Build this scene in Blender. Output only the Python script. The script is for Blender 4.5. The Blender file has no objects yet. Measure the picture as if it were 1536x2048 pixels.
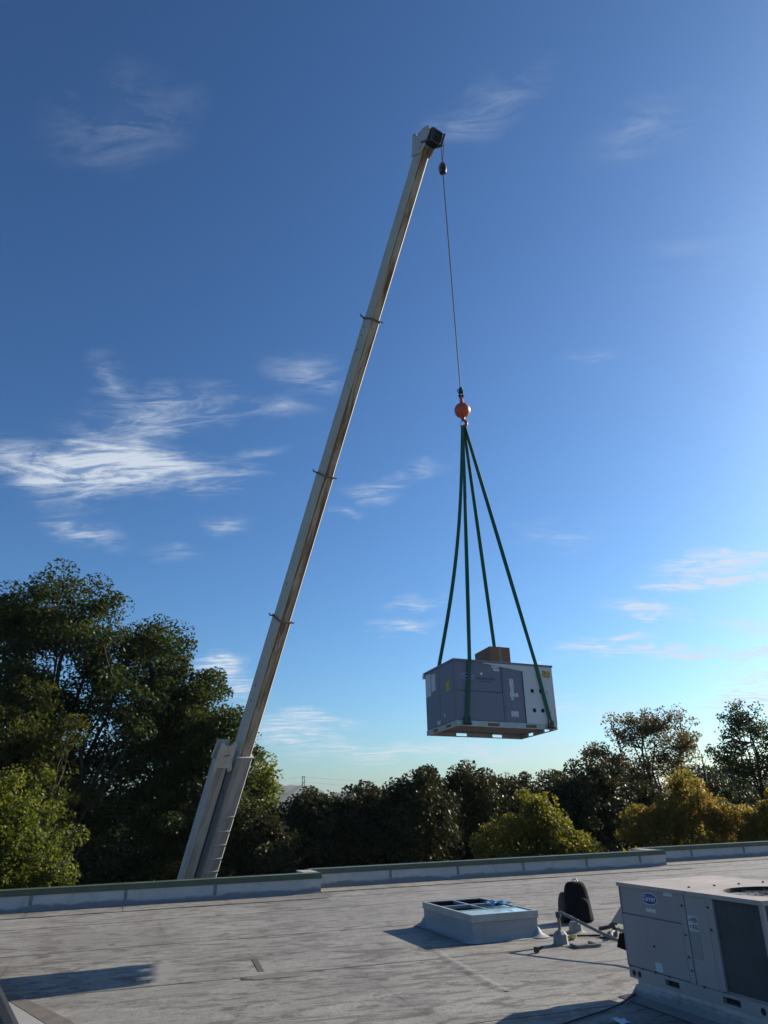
import bpy, bmesh, math, random
import numpy as np
from mathutils import Vector, Matrix, Euler
R = math.radians
scn = bpy.context.scene
col = scn.collection

# ------------------------------------------------------------------ camera
CAM_H = 1.769
pit, rol = 0.3707, -0.0305
fw = Vector((0, math.cos(pit), math.sin(pit)))
up0 = Vector((0, -math.sin(pit), math.cos(pit)))
r0 = Vector((1, 0, 0))
rt = math.cos(rol)*r0 + math.sin(rol)*up0
up = -math.sin(rol)*r0 + math.cos(rol)*up0
cam_d = bpy.data.cameras.new('camera'); cam = bpy.data.objects.new('camera', cam_d); col.objects.link(cam)
m = Matrix.Identity(4)
for i in range(3):
    m[i][0] = rt[i]; m[i][1] = up[i]; m[i][2] = -fw[i]
m[0][3], m[1][3], m[2][3] = 0, 0, CAM_H
cam.matrix_world = m
cam_d.sensor_fit = 'VERTICAL'; cam_d.sensor_height = 32.0
cam_d.lens = 1518.2/2048*32.0
cam_d.clip_start = 0.05; cam_d.clip_end = 6000
scn.camera = cam

# ------------------------------------------------------------------ sky, sun, exposure
SUN_AZ, SUN_EL = R(57.9), R(23.8)
world = bpy.data.worlds.new('World'); scn.world = world; world.use_nodes = True
wt = world.node_tree; wt.nodes.clear()
def wn(t, **k):
    n = wt.nodes.new(t)
    for a, b in k.items(): setattr(n, a, b)
    return n
def wmath(op, a, b=None, c=None):
    n = wn('ShaderNodeMath', operation=op)
    for i, v in enumerate((a, b, c)):
        if v is None: continue
        if isinstance(v, (int, float)): n.inputs[i].default_value = v
        else: wt.links.new(v, n.inputs[i])
    return n.outputs[0]
sky = wn('ShaderNodeTexSky'); sky.sky_type = 'NISHITA'; sky.sun_disc = False
sky.sun_elevation = SUN_EL; sky.sun_rotation = SUN_AZ
sky.altitude = 0; sky.air_density = 1.0; sky.dust_density = 1.0; sky.ozone_density = 6.0
tc = wn('ShaderNodeTexCoord')
DIR = tc.outputs['Generated']
# high cirrus: streaky noise on the cloud layer (direction projected on a plane), thick in a few patches
sep = wn('ShaderNodeSeparateXYZ'); wt.links.new(DIR, sep.inputs[0])
zz = wmath('ADD', wmath('MAXIMUM', sep.outputs[2], 0.0), 0.12)
comb = wn('ShaderNodeCombineXYZ')
wt.links.new(wmath('DIVIDE', sep.outputs[0], zz), comb.inputs[0])
wt.links.new(wmath('DIVIDE', sep.outputs[1], zz), comb.inputs[1])
mp = wn('ShaderNodeMapping'); mp.inputs['Rotation'].default_value = (0, 0, R(-28)); mp.inputs['Scale'].default_value = (3.2, 9.0, 1)
wt.links.new(comb.outputs[0], mp.inputs[0])
n1 = wn('ShaderNodeTexNoise'); n1.inputs['Scale'].default_value = 1.6; n1.inputs['Detail'].default_value = 9
n1.inputs['Roughness'].default_value = 0.68; n1.inputs['Distortion'].default_value = 0.9
wt.links.new(mp.outputs[0], n1.inputs['Vector'])
n2 = wn('ShaderNodeTexNoise'); n2.inputs['Scale'].default_value = 0.55; n2.inputs['Detail'].default_value = 4
wt.links.new(comb.outputs[0], n2.inputs['Vector'])
n3 = wn('ShaderNodeTexNoise'); n3.inputs['Scale'].default_value = 3.2; n3.inputs['Detail'].default_value = 5
n3.inputs['Distortion'].default_value = 0.8
wt.links.new(mp.outputs[0], n3.inputs['Vector'])
# warp of the direction used for the patches so that their outline is ragged
nw = wn('ShaderNodeTexNoise'); nw.inputs['Scale'].default_value = 13; nw.inputs['Detail'].default_value = 5
wt.links.new(DIR, nw.inputs['Vector'])
vs = wn('ShaderNodeVectorMath', operation='SUBTRACT'); wt.links.new(nw.outputs['Color'], vs.inputs[0]); vs.inputs[1].default_value = (.5, .5, .5)
vm = wn('ShaderNodeVectorMath', operation='SCALE'); wt.links.new(vs.outputs[0], vm.inputs[0]); vm.inputs['Scale'].default_value = 0.06
va = wn('ShaderNodeVectorMath', operation='ADD'); wt.links.new(DIR, va.inputs[0]); wt.links.new(vm.outputs[0], va.inputs[1])
CLOUDS = [(-24.1,46.4,5.1,1.9,30,0.28),(-21.3,23.7,9.6,1.15,3,1.15),(-18.6,27.6,6.5,1.4,17,0.62),(-24.9,21.7,3.8,1.0,-5,0.4),
 (-23.0,18.9,3.0,0.7,-10,0.6),(-16.5,18.0,2.2,0.5,-2,0.35),(-12.5,20.5,2.0,0.5,-2,0.5),(-6.3,31.7,3.1,1.0,-3,0.45),(-0.9,23.1,2.5,0.6,4,0.65),
 (3.5,24.3,2.3,0.6,19,0.4),(24.8,15.4,4.4,0.55,-2,1.0),(23.8,14.1,4.8,0.5,-4,.9),(19.4,12.5,3.4,0.6,-13,0.8),(25.7,10.8,2.4,0.7,-13,0.4),
 (-12.5,10.0,2.2,0.7,16,0.7),(-11.0,8.4,2.2,0.9,-5,0.5),(-6.2,6.1,4.7,0.4,-4,0.55),(-8.0,5.2,4.0,0.5,-4,0.6),(8.1,3.4,9.2,0.6,-2,0.5),
 (-3.0,3.9,6.1,0.6,-3,0.45),(10.9,48.4,4.6,1.1,16,0.35),(25.5,44.5,4.2,1.3,0,0.25),(27.7,36.2,5.6,1.2,8,0.10),(1.3,12.7,3.0,0.5,3,0.45),
 (14.1,18.6,4.0,0.9,2,0.3),(-22.2,29.9,2.1,0.9,-49,0.4),(25.7,7.3,4.0,0.9,-1,0.5),(-8.6,28.9,2.6,0.7,12,0.35),(14.3,6.0,7.1,0.8,0,0.4),
 (20,9.5,5,.35,-3,.75),(26,9,4,.4,-2,.75),(16,10.5,4,.35,2,.6),(27,6,6,.4,0,.8),(10,9.5,3,.3,5,.5),(2,14.5,2.5,.4,8,.5),(-10,25.5,2,.3,5,.4),(-3,21.5,1.5,.3,0,.4),(18,31,2.2,.3,0,.35),
 # the same scattered wisps go on round the rest of the sky
 (60,30,7,1.6,10,.5),(95,18,8,1.2,-5,.6),(140,35,6,1.5,15,.4),(175,14,8,1,3,.6),(-60,20,8,1.3,8,.6),(-95,32,6,1.5,-10,.45),(-140,16,8,1.2,4,.6)]
acc = None
for az, el, a, b, tilt, s in CLOUDS:
    az, el, tilt = R(az), R(el), R(tilt)
    d = Vector((math.sin(az)*math.cos(el), math.cos(az)*math.cos(el), math.sin(el)))
    e = Vector((math.cos(az), -math.sin(az), 0)); u = e.cross(d)
    t1 = e*math.cos(tilt)+u*math.sin(tilt); t2 = d.cross(t1)
    M3 = Matrix((t1, t2, d)).transposed()
    g = wn('ShaderNodeMapping', vector_type='TEXTURE')
    g.inputs['Location'].default_value = d; g.inputs['Rotation'].default_value = M3.to_euler()
    g.inputs['Scale'].default_value = (R(a)*1.25, R(b)*1.9, 0.6)
    wt.links.new(va.outputs[0], g.inputs[0])
    gr = wn('ShaderNodeTexGradient', gradient_type='SPHERICAL'); wt.links.new(g.outputs[0], gr.inputs[0])
    acc = wmath('MULTIPLY_ADD', gr.outputs['Fac'], s*(1.5 if math.degrees(el) > 16.5 else 2.3), acc if acc is not None else 0.0)
mask = wmath('MINIMUM', wmath('ADD', acc, wmath('MULTIPLY', wmath('MAXIMUM', wmath('SUBTRACT', n2.outputs['Fac'], 0.50), 0.0), 0.55)), 1.2)
streak = wmath('MULTIPLY', wmath('MAXIMUM', wmath('MULTIPLY_ADD', n1.outputs['Fac'], 6.6, -2.85), 0.0), wmath('MULTIPLY_ADD', n3.outputs['Fac'], 1.3, 0.30))
dens = wmath('MINIMUM', wmath('MULTIPLY', wmath('MULTIPLY', wmath('POWER', mask, 1.35), wmath('ADD', streak, wmath('MULTIPLY', mask, 0.22))), 0.62), 0.85)
CLOUD_COL = (7.6, 8.4, 9.4, 1)
hs = wn('ShaderNodeGamma'); hs.inputs['Gamma'].default_value = 1.27
wt.links.new(sky.outputs[0], hs.inputs['Color'])
mx = wn('ShaderNodeMix', data_type='RGBA'); wt.links.new(dens, mx.inputs[0]); tint = wn('ShaderNodeMix', data_type='RGBA', blend_type='MULTIPLY'); tint.inputs[0].default_value = 1.0; wt.links.new(hs.outputs[0], tint.inputs[6]); tint.inputs[7].default_value = (.95, 1.07, 1.03, 1)
wt.links.new(tint.outputs[2], mx.inputs[6]); mx.inputs[7].default_value = CLOUD_COL
bg = wn('ShaderNodeBackground'); bg.inputs['Strength'].default_value = 0.052
wt.links.new(mx.outputs[2], bg.inputs['Color'])
wo = wn('ShaderNodeOutputWorld'); wt.links.new(bg.outputs[0], wo.inputs[0])

sd = bpy.data.lights.new('sun', 'SUN'); sd.energy = 5.0; sd.angle = R(0.53); sd.color = (1.0, 0.90, 0.76)
so = bpy.data.objects.new('sun', sd); col.objects.link(so)
sun_dir = Vector((math.sin(SUN_AZ)*math.cos(SUN_EL), math.cos(SUN_AZ)*math.cos(SUN_EL), math.sin(SUN_EL)))
so.rotation_euler = sun_dir.to_track_quat('Z', 'Y').to_euler(); so.location = sun_dir*60
scn.view_settings.view_transform = 'Standard'; scn.view_settings.look = 'None'
scn.view_settings.exposure = 0.8; scn.view_settings.gamma = 1.0
try: scn.view_settings.use_curve_mapping = False
except Exception: pass
scn.cycles.use_denoising = True
scn.cycles.max_bounces = 8; scn.cycles.transparent_max_bounces = 8
scn.cycles.sample_clamp_indirect = 6

GROUND = -5.5
BYAW = R(19.0)                       # the building's long axis
def B(u, v, z=0.0):                   # building coordinates -> world
    c, s = math.cos(BYAW), math.sin(BYAW)
    return Vector((u*c - v*s, u*s + v*c, z))

# ------------------------------------------------------------------ helpers
class MB:
    def __init__(s): s.v = []; s.f = []
    def add(s, vs, fs, M=None):
        o = len(s.v)
        for p in vs: s.v.append(tuple(M @ Vector(p)) if M is not None else tuple(p))
        for f in fs: s.f.append([i+o for i in f])
        return s
    def box(s, a, b, M=None):
        x0, y0, z0 = a; x1, y1, z1 = b
        return s.add([(x0,y0,z0),(x1,y0,z0),(x1,y1,z0),(x0,y1,z0),(x0,y0,z1),(x1,y0,z1),(x1,y1,z1),(x0,y1,z1)],
              [(0,3,2,1),(4,5,6,7),(0,1,5,4),(1,2,6,5),(2,3,7,6),(3,0,4,7)], M)
    def frustum(s, lo, z0, hi, z1, M=None):     # lo, hi = (x0,y0,x1,y1)
        a, b = lo, hi
        return s.add([(a[0],a[1],z0),(a[2],a[1],z0),(a[2],a[3],z0),(a[0],a[3],z0),(b[0],b[1],z1),(b[2],b[1],z1),(b[2],b[3],z1),(b[0],b[3],z1)],
              [(0,3,2,1),(4,5,6,7),(0,1,5,4),(1,2,6,5),(2,3,7,6),(3,0,4,7)], M)
    def prism(s, pts, axis, a, b, M=None):      # polygon extruded along axis 0/1/2 from a to b
        n = len(pts)
        def P(p, t):
            q = [p[0], p[1]]; q.insert(axis, t); return tuple(q)
        vs = [P(p, a) for p in pts]+[P(p, b) for p in pts]
        fs = [list(range(n))[::-1], [i+n for i in range(n)]]+[(i, (i+1) % n, (i+1) % n+n, i+n) for i in range(n)]
        return s.add(vs, fs, M)
    def tube(s, pts, rad, n=8, cap=True, M=None):
        pts = [Vector(p) for p in pts]
        if isinstance(rad, (int, float)): rad = [rad]*len(pts)
        vs = []; pu = None
        for i, p in enumerate(pts):
            t = (pts[min(i+1, len(pts)-1)]-pts[max(i-1, 0)]).normalized()
            if pu is None: pu = t.orthogonal().normalized()
            pu = (pu-t*pu.dot(t)).normalized(); w = t.cross(pu)
            for k in range(n):
                a = 2*math.pi*k/n; vs.append(p+(pu*math.cos(a)+w*math.sin(a))*rad[i])
        fs = []
        for i in range(len(pts)-1):
            for k in range(n):
                fs.append((i*n+k, i*n+(k+1) % n, (i+1)*n+(k+1) % n, (i+1)*n+k))
        if cap: fs.append(list(range(n))[::-1]); fs.append([(len(pts)-1)*n+k for k in range(n)])
        return s.add(vs, fs, M)
    def lathe(s, prof, n=24, M=None, cap=True):           # (r, z) profile
        vs = []; fs = []
        for r, z in prof:
            for k in range(n):
                a = 2*math.pi*k/n; vs.append((r*math.cos(a), r*math.sin(a), z))
        for i in range(len(prof)-1):
            for k in range(n):
                fs.append((i*n+k, i*n+(k+1) % n, (i+1)*n+(k+1) % n, (i+1)*n+k))
        if cap and prof[0][0] > 1e-4: fs.append(list(range(n))[::-1])
        if cap and prof[-1][0] > 1e-4: fs.append([(len(prof)-1)*n+k for k in range(n)])
        return s.add(vs, fs, M)
    def build(s, name, mat, parent=None, smooth=False, bevel=0, M=None, seg=2):
        me = bpy.data.meshes.new(name); me.from_pydata(s.v, [], s.f); me.validate()
        me.materials.append(mat)
        if smooth:
            me.polygons.foreach_set('use_smooth', [True]*len(me.polygons))
        o = bpy.data.objects.new(name, me); col.objects.link(o)
        if parent is not None: o.parent = parent
        if M is not None: o.matrix_local = M
        if bevel:
            b = o.modifiers.new('bevel', 'BEVEL'); b.width = bevel; b.segments = seg; b.limit_method = 'ANGLE'
        if smooth and hasattr(me, 'set_sharp_from_angle'): me.set_sharp_from_angle(angle=R(40))
        return o
def empty(name, M, label=None, cat=None, group=None):
    o = bpy.data.objects.new(name, None); col.objects.link(o); o.matrix_world = M; o.empty_display_size = .1
    return tag(o, label, cat, group)
def tag(o, label=None, cat=None, group=None, kind=None):
    if label: o['label'] = label
    if cat: o['category'] = cat
    if group: o['group'] = group
    if kind: o['kind'] = kind
    return o
def TR(loc, yaw=0, rx=0, ry=0):
    return Matrix.Translation(Vector(loc)) @ Matrix.Rotation(yaw, 4, 'Z') @ Matrix.Rotation(rx, 4, 'X') @ Matrix.Rotation(ry, 4, 'Y')

# ------------------------------------------------------------------ materials
class NT:
    def __init__(s, name):
        s.m = bpy.data.materials.new(name); s.m.use_nodes = True; s.t = s.m.node_tree
        s.b = s.t.nodes['Principled BSDF']; s.out = s.t.nodes['Material Output']
    def n(s, t, **k):
        x = s.t.nodes.new(t)
        for a, b in k.items(): setattr(x, a, b)
        return x
    def link(s, a, b): s.t.links.new(a, b)
    def coord(s, kind='Object'): return s.n('ShaderNodeTexCoord').outputs[kind]
    def map(s, src, scale=(1,1,1), rot=(0,0,0), loc=(0,0,0)):
        x = s.n('ShaderNodeMapping'); x.inputs['Scale'].default_value = scale; x.inputs['Rotation'].default_value = rot; x.inputs['Location'].default_value = loc
        s.link(src, x.inputs[0]); return x.outputs[0]
    def noise(s, src, scale, detail=4, rough=.55, dist=0):
        x = s.n('ShaderNodeTexNoise'); x.inputs['Scale'].default_value = scale; x.inputs['Detail'].default_value = detail
        x.inputs['Roughness'].default_value = rough; x.inputs['Distortion'].default_value = dist
        s.link(src, x.inputs['Vector']); return x.outputs['Fac']
    def ramp(s, fac, stops):
        x = s.n('ShaderNodeValToRGB'); e = x.color_ramp.elements
        while len(e) > 1: e.remove(e[-1])
        for i, (p, c) in enumerate(stops):
            if i == 0: e[0].position = p
            else: e.new(p)
            c = c if isinstance(c, tuple) else (c, c, c)
            e[i].color = (*c, 1)
        s.link(fac, x.inputs[0]); return x.outputs[0]
    def math(s, op, a, b=None, c=None):
        x = s.n('ShaderNodeMath', operation=op)
        for i, v in enumerate((a, b, c)):
            if v is None: continue
            if isinstance(v, (int, float)): x.inputs[i].default_value = v
            else: s.link(v, x.inputs[i])
        return x.outputs[0]
    def mix(s, fac, a, b, mode='MIX'):
        x = s.n('ShaderNodeMix', data_type='RGBA', blend_type=mode)
        for i, v in ((0, fac), (6, a), (7, b)):
            if isinstance(v, (int, float)): x.inputs[i].default_value = v
            elif isinstance(v, tuple): x.inputs[i].default_value = (*v, 1)
            else: s.link(v, x.inputs[i])
        return x.outputs[2]
    def bump(s, h, strength=.3, dist=.02):
        x = s.n('ShaderNodeBump'); x.inputs['Strength'].default_value = strength; x.inputs['Distance'].default_value = dist
        s.link(h, x.inputs['Height']); s.link(x.outputs[0], s.b.inputs['Normal'])
    def base(s, c): 
        if isinstance(c, tuple): s.b.inputs['Base Color'].default_value = (*c, 1)
        else: s.link(c, s.b.inputs['Base Color'])
    def rough(s, r):
        if isinstance(r, (int, float)): s.b.inputs['Roughness'].default_value = r
        else: s.link(r, s.b.inputs['Roughness'])
def paint(name, c, var=.12, rough=.5, metal=0, dirt=0.25, dirtc=(.12,.10,.08), sc=3.0):
    t = NT(name); P = t.coord()
    a = t.noise(P, sc, 5, .6); b = t.noise(t.map(P, (sc*4, sc*4, sc*.6)), 1.0, 6, .7)
    cc = t.mix(t.ramp(a, [(.3, 0.0), (.75, 1.0)]), tuple(x*(1-var) for x in c), tuple(min(1, x*(1+var)) for x in c))
    cc = t.mix(t.math('MULTIPLY', t.ramp(b, [(.52, 0.0), (.78, 1.0)]), dirt), cc, dirtc)
    t.base(cc); t.rough(t.math('MULTIPLY_ADD', a, .25, rough-.12)); t.b.inputs['Metallic'].default_value = metal
    t.bump(a, .04, .01)
    return t.m
def plain(name, c, rough=.6, metal=0, var=.1, sc=8):
    t = NT(name); a = t.noise(t.coord(), sc, 4)
    t.base(t.mix(a, tuple(x*(1-var) for x in c), tuple(min(1, x*(1+var)) for x in c))); t.rough(rough); t.b.inputs['Metallic'].default_value = metal
    return t.m

def mk_membrane(name, c0, c1, dirt_amt=1.0):
    t = NT(name); geo = t.n('ShaderNodeNewGeometry').outputs['Position']
    P = t.map(geo, (1,1,1), (0,0,-BYAW))
    rnd = t.n('ShaderNodeObjectInfo').outputs['Random']
    big = t.noise(P, .42, 5, .6, .6)
    st = t.noise(t.map(P, (.95, 1.9, 1)), 1.25, 9, .68, 1.2)       # long smears along the sheets
    st2 = t.noise(t.map(P, (2.0, 4.0, 1), (0,0,R(14))), 1.35, 8, .72, 1.3)
    st3 = t.noise(t.map(P, (3.2, 6.0, 1), (0,0,R(-14))), 1.4, 7, .72, 1.6)
    fine = t.noise(P, 24, 6, .72)
    mud = t.noise(t.map(P, (.9, 2.4, 1), (0,0,R(-4)), (3.1, 1.7, 0)), 1.5, 10, .74, 1.6)
    reg = t.noise(t.map(P, (.22, .30, 1), (0,0,0), (5.0, 2.0, 0)), 1.0, 2, .5)      # where the dirt lies
    cc = t.mix(t.ramp(big, [(.34, 0.0), (.64, 1.0)]), c0, c1)
    cc = t.mix(t.math('MULTIPLY', rnd, .18), cc, (.14, .132, .12))
    cc = t.mix(t.math('MULTIPLY', t.ramp(st, [(.46, 0.0), (.66, 1.0)]), .42*dirt_amt), cc, (.120, .110, .095))
    cc = t.mix(t.math('MULTIPLY', t.ramp(st2, [(.33, 1.0), (.46, 0.0)]), .30), cc, (.280, .272, .248))
    cc = t.mix(t.math('MULTIPLY', t.ramp(st2, [(.54, 0.0), (.66, 1.0)]), .45*dirt_amt), cc, (.108, .096, .080))
    cc = t.mix(t.math('MULTIPLY', t.ramp(st3, [(.56, 0.0), (.66, 1.0)]), .50*dirt_amt), cc, (.085, .072, .058))
    md = t.math('MULTIPLY', t.ramp(mud, [(.50, 0.0), (.57, 1.0)]), t.ramp(reg, [(.34, 0.25), (.50, 1.0)]))
    cc = t.mix(t.math('MULTIPLY', md, .80*dirt_amt), cc, t.mix(fine, (.050, .040, .034), (.085, .066, .052)))
    cc = t.mix(t.math('MULTIPLY', t.ramp(fine, [(.50, 0.0), (.70, 1.0)]), .32), cc, (.085, .08, .073))
    ck = t.noise(t.map(P, (.9, 2.6, 1), (0,0,R(5)), (7.3, 2.2, 0)), 1.6, 6, .62, 1.8)
    line = t.math('MULTIPLY', t.ramp(t.math('ABSOLUTE', t.math('SUBTRACT', ck, .5)), [(.004, 1.0), (.012, 0.0)]), t.ramp(reg, [(.36, 0.0), (.52, 1.0)]))
    cc = t.mix(t.math('MULTIPLY', line, .65), cc, (.055, .046, .04))
    at = t.n('ShaderNodeAttribute'); at.attribute_name = 'lap'
    lap = t.math('MULTIPLY', at.outputs['Fac'], t.ramp(t.noise(t.map(P, (.8, 1.2, 1)), 1.3, 6, .7), [(.42, 0.0), (.58, 1.0)]))
    cc = t.mix(t.math('MULTIPLY', lap, .70), cc, (.06, .052, .045))
    t.base(cc); t.rough(t.math('MULTIPLY_ADD', fine, .3, .55))
    h = t.math('ADD', t.math('MULTIPLY', st, .5), t.math('ADD', t.math('MULTIPLY', fine, .18), t.math('MULTIPLY', mud, .5)))
    t.bump(h, .6, .045)
    return t.m
M_ROOF = mk_membrane('roof_membrane', (.200, .191, .168), (.266, .255, .227))
M_FLASH = None
def mk_flash():
    t = NT('wall_flashing'); geo = t.n('ShaderNodeNewGeometry').outputs['Position']; P = t.map(geo, (1,1,1), (0,0,-BYAW))
    a = t.noise(P, 1.1, 6, .65, .5); b = t.noise(t.map(P, (1.4, 1.4, .5)), 2.1, 7, .7, .6); c = t.noise(P, 14, 5, .7)
    cc = t.mix(t.ramp(a, [(.3, 0.0), (.7, 1.0)]), (.36, .35, .345), (.47, .46, .455))
    cc = t.mix(t.math('MULTIPLY', t.ramp(b, [(.55, 0.0), (.72, 1.0)]), .55), cc, (.17, .165, .16))
    # grime with a ragged upper edge along the foot of the wall
    sp = t.n('ShaderNodeSeparateXYZ'); t.link(geo, sp.inputs[0])
    low = t.math('ADD', sp.outputs[2], t.math('MULTIPLY_ADD', a, -.28, .06))
    cc = t.mix(t.math('MULTIPLY', t.ramp(low, [(0.0, 1.0), (.05, 0.0)]), .72), cc, (.09, .09, .092))
    t.base(cc); t.rough(.7); t.bump(t.math('ADD', a, t.math('MULTIPLY', c, .3)), .5, .03); return t.m
M_FLASH = mk_flash()
M_JOINT = paint('joint_sealant', (.20, .195, .19), .3, .8, 0, .7, (.09,.085,.08), 5)
M_COPING = paint('green_coping_metal', (.06, .085, .055), .2, .45, 0, .5, (.10, .09, .07), 2)
M_COPLIT = paint('sunlit_return_coping', (.30, .27, .22), .15, .7, 0, .5, (.14, .11, .08), 2)  # beige for the returns, with the sunlight on them put into the colour
M_MASTIC = plain('sealant', (.055, .048, .042), .8, 0, .3)
M_UNIT = paint('unit_grey_paint', (.238, .226, .235), .08, .5, 0, .35, (.13, .115, .10), 2.2)
M_UNIT_POST = paint('unit_post_paint', (.262, .250, .252), .08, .5, 0, .40, (.16, .14, .12), 2.2)
M_UNITTOP = paint('unit_top_panel', (.34, .30, .275), .16, .72, 0, .65, (.17, .14, .115), 1.6)
M_UNITTOP.node_tree.nodes['Principled BSDF'].inputs['Specular IOR Level'].default_value = .25
M_NEW = paint('new_unit_grey_paint', (.135, .145, .185), .04, .42, 0, .05, (.1,.1,.1), 2)
M_GALV = paint('galvanised_steel', (.36, .37, .37), .18, .42, .55, .3, (.2,.18,.16), 5)
M_DARKSTEEL = paint('dark_steel', (.05, .05, .05), .2, .5, .3, .3, (.10, .06, .03), 6)
M_WHITE = paint('white_panel', (.50, .52, .52), .04, .5, 0, .1, (.3,.3,.3), 2)
M_LABEL = None
def mk_label(name, paper, ink, dens, sx, sz):
    t = NT(name); P = t.coord('Object')
    w = t.noise(t.map(P, (sx, sx, sz)), 1.0, 2, .5)
    t.base(t.mix(t.ramp(w, [(dens-.01, 0.0), (dens+.01, 1.0)]), paper, ink)); t.rough(.55); return t.m
M_LABEL = mk_label('printed_label', (.52, .55, .57), (.20, .22, .25), .56, 40, 130)
M_LABELP = plain('plain_label', (.42, .46, .49), .6)
M_LABELD = mk_label('dark_printed_label', (.10, .11, .12), (.42, .45, .47), .56, 40, 110)
M_YELLOW = mk_label('yellow_label', (.60, .42, .04), (.06, .05, .03), .53, 26, 90)
M_BLUE = plain('logo_blue', (.012, .045, .19), .35)
M_LOGOW = plain('logo_white', (.62, .66, .70), .4)
M_INK = plain('dark_lettering', (.04, .05, .07), .5)
M_BLACK = plain('black_hollow', (.012, .012, .013), .85)  # shade inside holes and wells put into a flat black
M_SCREW = plain('screw_head', (.05, .05, .055), .5, .4)
def mk_coil():
    t = NT('coil_fins'); P = t.coord(); a = t.noise(P, 3, 5, .65)
    w = t.n('ShaderNodeTexWave', wave_type='BANDS', bands_direction='Z'); w.inputs['Scale'].default_value = 60; t.link(P, w.inputs[0])
    cc = t.mix(t.ramp(a, [(.35, 0.0), (.75, 1.0)]), (.045, .05, .052), (.085, .09, .09))
    cc = t.mix(t.math('MULTIPLY', t.ramp(t.noise(t.map(P, (3, 3, .8)), 1.4, 6, .7), [(.6, 0.0), (.7, 1.0)]), .6), cc, (.20, .19, .18))
    t.base(cc); t.rough(.6); t.b.inputs['Metallic'].default_value = .2; t.bump(w.outputs['Fac'], .5, .004); return t.m
M_COIL = mk_coil()
def mk_boom(name, rust=1.0, base=(.46, .43, .365)):
    t = NT(name); P = t.coord('Object'); G = t.coord('Generated')
    sp = t.n('ShaderNodeSeparateXYZ'); t.link(G, sp.inputs[0])
    ed = t.math('ABSOLUTE', t.math('SUBTRACT', sp.outputs[0], .5))           # 0 in the middle, .5 at an edge
    under = t.ramp(sp.outputs[1], [(.004, 1.0), (.014, 0.0)])
    a = t.noise(t.map(P, (5, 5, .55)), 1.5, 7, .68, .5); b = t.noise(P, 2.2, 6, .65); c = t.noise(t.map(P, (9, 9, 1.6)), 1.2, 7, .7)
    cc = t.mix(t.ramp(b, [(.3, 0.0), (.7, 1.0)]), tuple(x*.86 for x in base), base)
    grime = t.math('MULTIPLY', t.ramp(a, [(.42, 0.0), (.66, 1.0)]), .55)
    cc = t.mix(t.math('MULTIPLY', under, .5*min(1, rust)), cc, (.27, .215, .145))
    cc = t.mix(t.math('MULTIPLY', grime, t.math('MULTIPLY_ADD', under, .75, .25)), cc, (.13, .10, .07))
    edge = t.ramp(ed, [(.24, 0.0), (.40, 1.0)])
    r = t.math('MULTIPLY', t.math('MULTIPLY', t.ramp(t.math('ADD', a, t.math('MULTIPLY', edge, .17)), [(.46, 0.0), (.60, 1.0)]), under), rust)
    cc = t.mix(t.math('MULTIPLY', r, .85), cc, t.mix(c, (.055, .030, .014), (.15, .075, .03)))
    sp2 = t.math('MULTIPLY', t.ramp(c, [(.70, 0.0), (.76, 1.0)]), .6*rust)
    cc = t.mix(sp2, cc, (.09, .05, .03))
    t.base(cc); t.rough(.72); t.b.inputs['Specular IOR Level'].default_value = .25; t.bump(c, .12, .01); return t.m
M_BOOM = mk_boom('boom_weathered_paint')
M_BOOMB = mk_boom('boom_base_paint', .12, (.36, .355, .34))
M_BOOMP = paint('boom_plate_paint', (.40, .39, .35), .12, .5, 0, .5, (.10, .07, .05), 6)
M_COLLAR = paint('shadow_dark_collar', (.12, .095, .075), .3, .6, .1, .6, (.04,.025,.015), 8)  # dark brown holds the shadow at the collars in the colour
M_ROPE = plain('wire_rope', (.035, .036, .04), .55, .3)
M_SHEAVE = paint('black_sheave', (.018, .018, .02), .3, .45, .2, .3, (.09, .05, .03), 6)
M_BALL = paint('red_ball_paint', (.42, .075, .045), .12, .38, 0, .25, (.12, .05, .04), 8)
M_STRAP = plain('green_webbing', (.008, .085, .045), .75, 0, .3, 20)
M_CARD = paint('cardboard', (.22, .12, .075), .1, .8, 0, .1, (.1,.06,.04), 6)
M_TAPE = plain('brown_tape', (.26, .16, .10), .4)
M_CLOTH = plain('black_nylon', (.007, .007, .009), .9, 0, .3, 30)
M_CLOTH.node_tree.nodes['Principled BSDF'].inputs['Specular IOR Level'].default_value = .15
M_CLOTH2 = plain('grey_brown_mesh', (.030, .026, .022), .8, 0, .3, 60)
M_PIPE = paint('galvanised_pipe', (.17, .165, .155), .2, .5, .3, .5, (.15, .10, .07), 9)
def mk_pane():
    t = NT('blue_skylight_pane'); a = t.noise(t.coord(), 3, 4)
    t.base(t.mix(a, (.38, .58, .66), (.46, .66, .72))); t.rough(.10); return t.m
M_PANE = mk_pane()
M_FILM = plain('blue_film', (.10, .28, .42), .3)
M_ASPH = plain('asphalt_and_grass', (.05, .055, .04), .9, 0, .4, .3)
M_BLDG = paint('pale_building_wall', (.55, .54, .52), .05, .7, 0, .15)
M_BROOF = paint('grey_building_roof', (.34, .36, .38), .1, .7, 0, .2)
M_GLASS = plain('dark_window', (.02, .025, .03), .1)

# ------------------------------------------------------------------ setting: ground, roof
g = MB(); g.add([(-3000,-600,GROUND),(3000,-600,GROUND),(3000,4500,GROUND),(-3000,4500,GROUND)], [(0,1,2,3)])
tag(g.build('ground', M_ASPH), kind='structure')

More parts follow.
